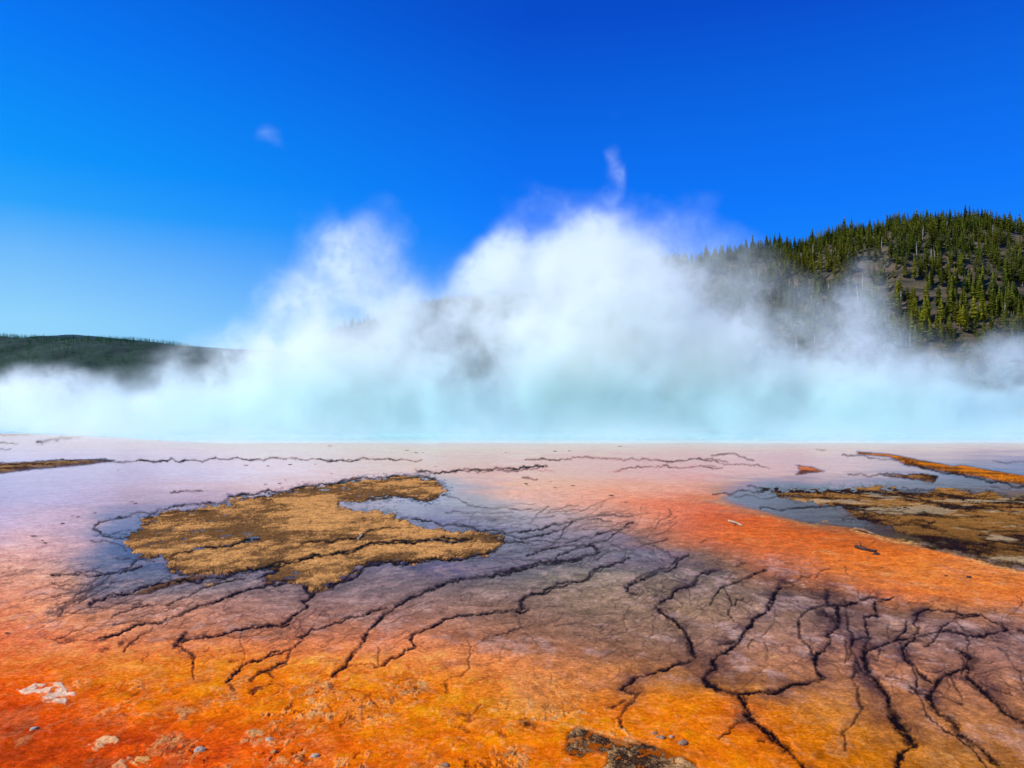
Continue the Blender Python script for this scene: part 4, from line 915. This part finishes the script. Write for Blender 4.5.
# puffs: centre x, centre y, half width, half height (survey units), distance, half depth (m), weight
PUFFS = [
 # broad low bank over the whole pool
 (-60,430,150,62,95,22,1.), (60,428,130,52,95,22,1.1), (170,425,110,62,98,22,1.1), (260,420,110,82,100,24,1.2), (360,415,110,110,100,24,1.2), (480,415,110,120,102,24,1.2),
 (590,415,110,125,102,24,1.2), (700,418,110,100,104,22,1.1), (800,422,110,74,104,22,1.), (900,424,110,58,104,22,1.), (1000,426,110,52,104,22,1.), (1110,428,120,60,104,22,1.),
 # left low puffs
 (20,392,36,22,92,8,.7), (90,385,34,24,94,8,.6), (140,366,34,24,95,8,.7), (200,352,40,28,96,9,.9), (235,338,32,22,96,8,.8), (160,345,20,12,96,6,.35),
 (60,400,60,34,90,10,.9), (0,396,50,26,90,10,.85), (120,372,44,30,93,9,.8), (60,372,36,16,93,6,.5), (170,350,40,18,94,7,.5), (205,335,30,18,95,6,.5), (40,358,18,10,92,4,.3), (255,318,20,22,97,6,.45), (280,270,18,30,97,5,.3), (430,300,24,18,99,5,.35),
 # left tower
 (300,310,46,34,98,12,1.0), (345,295,50,44,98,12,.95), (380,265,40,44,98,10,.62), (335,240,50,44,98,9,.40), (300,265,30,30,98,8,.42), (350,222,46,18,98,8,.26), (400,300,40,30,99,8,.5), (390,222,20,22,98,7,.5), (322,250,26,26,98,8,.38), (360,250,22,20,98,7,.45), (415,320,34,30,99,11,.9), (300,350,60,40,98,14,1.3), (410,345,50,36,99,14,1.2),
 # central mass
 (500,290,40,44,102,13,1.2), (505,262,30,26,102,11,1.1), (540,262,38,36,103,13,1.2), (545,232,26,22,103,8,.55), (525,203,16,16,103,6,.42), (575,232,28,24,103,9,.6), (600,262,44,42,104,14,1.2), (640,285,40,50,104,14,1.25), (628,240,32,28,104,10,.8), (612,212,24,22,104,7,.45),
 (590,320,70,50,103,18,1.3), (520,330,50,40,103,16,1.2), (665,320,34,44,104,12,1.1), (455,325,26,22,103,9,.5), (650,210,24,24,104,7,.42), (690,222,26,22,105,7,.24), (680,240,26,24,105,7,.35), (700,345,42,36,105,12,1.), 
 (700,275,50,36,106,9,.66), (745,300,50,40,106,9,.74), (670,255,34,26,106,8,.55), (800,320,40,30,106,8,.5), (890,335,34,22,106,7,.45), (470,362,44,26,100,12,.95), (560,392,70,24,99,14,1.1), (395,395,60,22,98,14,1.), (780,390,80,20,100,14,1.), (680,320,40,40,106,9,.5), (560,215,40,22,104,8,.30), (500,225,30,26,103,8,.30), (460,285,34,22,102,8,.34), (660,225,44,26,105,8,.34), (320,230,40,34,98,8,.32), (606,120,16,18,104,5,.5), (600,95,20,22,104,5,.42), (604,68,22,22,104,5,.36),
 # thin column and wisps above the centre
 (611,192,12,18,104,3,1.3), (610,170,12,16,104,3,1.3), (607,152,10,13,104,3,1.25), (612,138,11,10,104,3,1.3), (619,130,11,8,104,3,1.3), (600,100,24,22,104,4,.12), (605,62,26,24,104,4,.10),
 (268,147,15,7,98,3,.62), (274,154,7,7,98,3,.5), (258,152,9,5,98,3,.4),
 # right: veils in front of the hill
 (740,320,36,40,105,9,.60), (720,285,30,26,105,8,.36), (785,345,44,34,105,10,.75), (835,318,26,34,105,7,.5), (860,280,20,28,105,6,.46), (872,262,14,16,105,5,.40), (825,290,22,20,105,6,.36), (850,345,40,24,105,9,.7), (905,365,44,22,105,9,.62),
 (990,345,32,28,105,8,.66), (1015,325,28,22,105,7,.6), (1050,330,40,36,105,9,.7), (960,352,30,22,105,8,.5), (930,340,20,14,105,5,.3), (800,290,20,20,105,5,.25), (760,280,30,26,105,6,.22),
 (640,330,40,40,103,12,1.), (570,370,120,36,100,20,1.3), (400,380,130,30,98,20,1.3), (240,385,90,26,96,18,1.1), (770,385,110,24,103,18,1.1), (930,392,110,18,103,18,1.), (1050,385,80,22,103,16,1.),
]
B = np.zeros((NX, NY, NZ), np.float32)
for (sx_, sy_, rx, rz, Y, dp, w) in PUFFS:
    cx, cyy, cz = space_at(sx_, sy_, Y); ax = rx / F * Y; az = rz / F * Y
    # reach of the warp
    m_ = 9.
    i0, i1 = np.searchsorted(gx.ravel(), [cx - ax * 1.5 - m_, cx + ax * 1.5 + m_]); j0, j1 = np.searchsorted(gy.ravel(), [cyy - dp * 1.5 - m_, cyy + dp * 1.5 + m_]); k0, k1 = np.searchsorted(gz_.ravel(), [cz - az * 1.5 - m_, cz + az * 1.5 + m_])
    sl = (slice(i0, i1), slice(j0, j1), slice(k0, k1))
    wsc = min(1., .14 + min(ax, az) / 7.5)
    q = ((gx[i0:i1] + WX[sl] * wsc - cx) / ax) ** 2 + ((gy[:, j0:j1] + WY[sl] * wsc - cyy) / dp) ** 2 + ((gz_[:, :, k0:k1] + WZ[sl] * wsc - cz) / az) ** 2
    g_ = (w + (.12 if (sy_ < 195 and w >= .3) else .06 if min(rx, rz) < 24 else 0)) * np.clip(1.3 - q * .78, 0, 1.)
    B[sl] = np.maximum(B[sl], g_) + .18 * np.minimum(B[sl], g_)
D = B * (1 + .85 * det) + (ridge * .5 - .18) * np.clip(B * 3, 0, 1) * .8
D = np.clip(D - .10, 0, None)
D = D ** 1.6 * .066
# thin veil that fills the bank between the puffs
TOP = np.array([(-260,392),(-60,385),(0,378),(60,366),(120,352),(180,340),(230,318),(270,270),(300,212),(345,205),(400,215),(430,258),(465,262),(500,228),(540,205),(600,198),(650,200),(700,215),(750,232),(790,262),(830,285),(862,255),(895,315),(950,340),(1000,318),(1080,330),(1300,360)], float)
vx_ = HX + (gx + WX * .7) / gy * F; vy_ = HY - (gz_ + WZ * .7 - EYE) / gy * F
dep = vy_ - np.interp(vx_, TOP[:, 0], TOP[:, 1])
veil = sstep(-6, 70, dep) * sstep(84, 92, gy) * sstep(120, 110, gy) * np.clip(1 + .9 * det + .5 * ridge, 0, 3)
D = D + (.020 * veil + .022 * sstep(60, 130, dep) * sstep(84, 92, gy) * sstep(120, 110, gy)).astype(np.float32)
del vx_, vy_, dep, veil
D = np.minimum(D, .30)
D = D * (1.12 - .62 * sstep(10, 30, gz_) + .62 * sstep(31, 36, gz_))
start = 51.5 + 30 * sstep(-34, -58, gx)
nz = noise3(5, 51) * .35 + noise3(2.4, 52) * .25 + 1
D = D + (np.clip(.05 * np.exp(-np.clip(gz_, 0, None) / 1.8) - .004, 0, 1) * np.clip(nz, .2, 2) * sstep(0, 13, gy - start)).astype(np.float32)
D[D < .0025] = 0
# ground-hugging mist fades at the near shore, and at the far side of the box
gyf = sstep(0, 16, gy + 0 * gx - start) * sstep(149, 138, gy + 0 * gx)
D = D * gyf.astype(np.float32)
edge = np.minimum.reduce([sstep(0, 6, (gx - GMIN[0]) + 0 * gy), sstep(0, 6, (GMAX[0] - gx) + 0 * gy)]).astype(np.float32)
D = D * edge
D = np.ascontiguousarray(D, np.float32)
me = bpy.data.meshes.new('steam'); me.vertices.add(D.size)
set_f(me, 'density_value', D.ravel())
steam = link('steam', me)
ng = bpy.data.node_groups.new('steam_field', 'GeometryNodeTree')
ng.interface.new_socket('Geometry', in_out='INPUT', socket_type='NodeSocketGeometry'); ng.interface.new_socket('Geometry', in_out='OUTPUT', socket_type='NodeSocketGeometry')
t = NT(ng)
gi = t.n('NodeGroupInput'); go = t.n('NodeGroupOutput')
pos = t.n('GeometryNodeInputPosition').outputs[0]
def vm(op, a, b):
    nd = ng.nodes.new('ShaderNodeVectorMath'); nd.operation = op
    for i, v in enumerate((a, b)):
        if isinstance(v, bpy.types.NodeSocket): ng.links.new(v, nd.inputs[i])
        else: nd.inputs[i].default_value = v
    return nd.outputs[0]
rel = vm('MULTIPLY', vm('SUBTRACT', pos, tuple(GMIN)), tuple(np.array([NX - 1, NY - 1, NZ - 1]) / (GMAX - GMIN)))
sep = t.n('ShaderNodeSeparateXYZ', Vector=vm('ADD', rel, (.5, .5, .5)))
ix, iy, iz = [t.m('FLOOR', sep.outputs[k]) for k in range(3)]
def toint(s_):
    nd = ng.nodes.new('FunctionNodeFloatToInt'); nd.rounding_mode = 'ROUND'; ng.links.new(s_, nd.inputs[0]); return nd.outputs[0]
def im(op, a, b):
    nd = ng.nodes.new('FunctionNodeIntegerMath'); nd.operation = op
    for i, v in enumerate((a, b)):
        if isinstance(v, bpy.types.NodeSocket): ng.links.new(v, nd.inputs[i])
        else: nd.inputs[i].default_value = v
    return nd.outputs[0]
index = im('ADD', im('MULTIPLY', im('ADD', im('MULTIPLY', toint(ix), NY), toint(iy)), NZ), toint(iz))
at = ng.nodes.new('GeometryNodeInputNamedAttribute'); at.data_type = 'FLOAT'; at.inputs[0].default_value = 'density_value'
si = ng.nodes.new('GeometryNodeSampleIndex'); si.data_type = 'FLOAT'; si.domain = 'POINT'; si.clamp = True
ng.links.new(gi.outputs[0], si.inputs['Geometry']); ng.links.new(at.outputs[0], [s for s in si.inputs if s.name == 'Value' and s.enabled][0]); ng.links.new(index, si.inputs['Index'])
vc = ng.nodes.new('GeometryNodeVolumeCube')
ng.links.new([s for s in si.outputs if s.enabled][0], vc.inputs['Density'])
vc.inputs['Min'].default_value = tuple(GMIN); vc.inputs['Max'].default_value = tuple(GMAX)
vc.inputs['Resolution X'].default_value = NX; vc.inputs['Resolution Y'].default_value = NY; vc.inputs['Resolution Z'].default_value = NZ
M_steam, s_ = new_mat('steam')
g = s_.n('ShaderNodeNewGeometry').outputs['Position']; sp_ = s_.n('ShaderNodeSeparateXYZ', Vector=g)
low = s_.rng(sp_.outputs[2], .0, 12, 1, 0, True); side = s_.rng(sp_.outputs[0], -62, -12, 0.25, 1, True)
inner = s_.rng(sp_.outputs[1], 62, 82, 0, 1, True)
colr = s_.mix(s_.m('MULTIPLY', s_.m('MULTIPLY', low, side), inner), (.94, 1., 1.), (.69, .93, .93))  # turquoise light thrown up by the pool, painted into the low steam's colour
dens0 = s_.n('ShaderNodeAttribute', _attribute_name='density').outputs['Fac']
fine = s_.noise(g, .55, 3, .62, 1.2)
dens = s_.m('MULTIPLY', dens0, s_.rng(fine, .36, .62, .25, 1.75))
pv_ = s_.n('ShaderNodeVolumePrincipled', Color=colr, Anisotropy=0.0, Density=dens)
pv_.inputs['Density Attribute'].default_value = ''
glow = s_.m('ADD', .11, s_.m('ADD', s_.m('MULTIPLY', low, .015), s_.rng(sp_.outputs[0], -60, -20, .06, 0, True)))  # added emission standing in for multiply scattered light and light from the pool
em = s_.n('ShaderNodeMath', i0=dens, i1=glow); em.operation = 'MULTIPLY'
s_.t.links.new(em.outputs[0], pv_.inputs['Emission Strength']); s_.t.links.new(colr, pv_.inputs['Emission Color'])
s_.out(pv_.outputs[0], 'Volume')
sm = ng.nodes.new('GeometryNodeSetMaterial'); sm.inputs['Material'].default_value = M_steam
ng.links.new(vc.outputs[0], sm.inputs[0])
# the dense core of the bank also carries a thin even haze inside a closed skin
vtm = ng.nodes.new('GeometryNodeVolumeToMesh'); vtm.resolution_mode = 'VOXEL_SIZE'
vtm.inputs['Voxel Size'].default_value = 2.0; vtm.inputs['Threshold'].default_value = .045
ng.links.new(vc.outputs[0], vtm.inputs['Volume'])
M_core, h_ = new_mat('steam_core'); pc = h_.n('ShaderNodeVolumeScatter', Color=(1, 1, 1, 1), Density=.004); h_.out(pc.outputs[0], 'Volume')
sm2 = ng.nodes.new('GeometryNodeSetMaterial'); sm2.inputs['Material'].default_value = M_core
ng.links.new(vtm.outputs[0], sm2.inputs[0])
jg = ng.nodes.new('GeometryNodeJoinGeometry'); ng.links.new(sm2.outputs[0], jg.inputs[0]); ng.links.new(sm.outputs[0], jg.inputs[0])
ng.links.new(jg.outputs[0], go.inputs[0])
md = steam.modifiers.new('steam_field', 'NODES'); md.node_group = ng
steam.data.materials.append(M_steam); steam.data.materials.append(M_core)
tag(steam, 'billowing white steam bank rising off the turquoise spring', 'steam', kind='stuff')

# ------------------------------------------------------------------ light, sky
SUN_EL, SUN_AZ = R(38), R(-116)      # azimuth from +Y towards +X
sd_ = (math.sin(SUN_AZ) * math.cos(SUN_EL), math.cos(SUN_AZ) * math.cos(SUN_EL), math.sin(SUN_EL))
from mathutils import Vector
sun = bpy.data.lights.new('sun', 'SUN'); sun.energy = 4.6; sun.angle = R(.53); sun.color = (1, .955, .88)
so = bpy.data.objects.new('sun', sun); COL.objects.link(so); so.rotation_euler = Vector(sd_).to_track_quat('Z', 'Y').to_euler()
w = bpy.data.worlds.new('World'); scn.world = w; w.use_nodes = True
t = NT(w.node_tree)
sky = t.n('ShaderNodeTexSky'); sky.sky_type = 'NISHITA'; sky.sun_disc = False; sky.sun_elevation = SUN_EL; sky.sun_rotation = SUN_AZ; sky.altitude = 2200; sky.dust_density = .3; sky.air_density = 1.
dr = t.n('ShaderNodeTexCoord').outputs['Generated']; se = t.n('ShaderNodeSeparateXYZ', Vector=dr)
ramp = t.n('ShaderNodeValToRGB'); el = ramp.color_ramp
def ramp_set(node, stops):
    cr = node.color_ramp
    while len(cr.elements) > 1: cr.elements.remove(cr.elements[-1])
    for i, (p, c) in enumerate(stops):
        e = cr.elements[0] if i == 0 else cr.elements.new(p)
        e.position = p; e.color = (*lin(c), 1)
t.t.links.new(se.outputs[2], ramp.inputs[0])
ramp_set(ramp, [(0., (130, 195, 250)), (.10, (70, 165, 254)), (.18, (8, 134, 254)), (.26, (0, 119, 253)), (.37, (0, 101, 229)), (.47, (0, 76, 206)), (.75, (0, 52, 165)), (1., (0, 42, 140))])
ramp2 = t.n('ShaderNodeValToRGB'); t.t.links.new(se.outputs[2], ramp2.inputs[0])
ramp_set(ramp2, [(0., (165, 222, 254)), (.11, (147, 213, 254)), (.183, (110, 187, 254)), (.235, (42, 164, 254)), (.286, (4, 150, 254)), (.406, (0, 122, 247)), (.55, (0, 92, 218)), (1., (0, 50, 160))])
lf = t.rng(se.outputs[0], .02, -.54, 0, 1, False)
cc = t.mix(lf, ramp.outputs[0], ramp2.outputs[0])
skyc = t.mix(1, sky.outputs[0], (.10, .10, .10), 'MULTIPLY')
cc = t.mix(.03, cc, skyc)
bg = t.n('ShaderNodeBackground', Color=cc, Strength=1.)
wo = t.n('ShaderNodeOutputWorld'); t.t.links.new(bg.outputs[0], wo.inputs[0])

# ------------------------------------------------------------------ camera, render settings
cam = bpy.data.cameras.new('camera'); cam.sensor_width = 36; cam.lens = 36 * F / 1024; cam.shift_y = (HY - 384) / 1024; cam.clip_end = 20000; cam.clip_start = .05
co_ = bpy.data.objects.new('camera', cam); COL.objects.link(co_); co_.location = (0, 0, EYE); co_.rotation_euler = (R(90), 0, 0)
scn.camera = co_
scn.view_settings.view_transform = 'Standard'; scn.view_settings.look = 'None'; scn.view_settings.exposure = 0
scn.render.engine = 'CYCLES'; cy = scn.cycles
cy.max_bounces = 6; cy.diffuse_bounces = 2; cy.glossy_bounces = 2; cy.transmission_bounces = 2; cy.transparent_max_bounces = 8; cy.volume_bounces = 3
cy.volume_step_rate = 2.0; cy.volume_max_steps = 400
cy.use_denoising = True
try: cy.denoiser = 'OPENIMAGEDENOISE'
except Exception as e: print(e)
cy.use_adaptive_sampling = True; cy.adaptive_threshold = .02
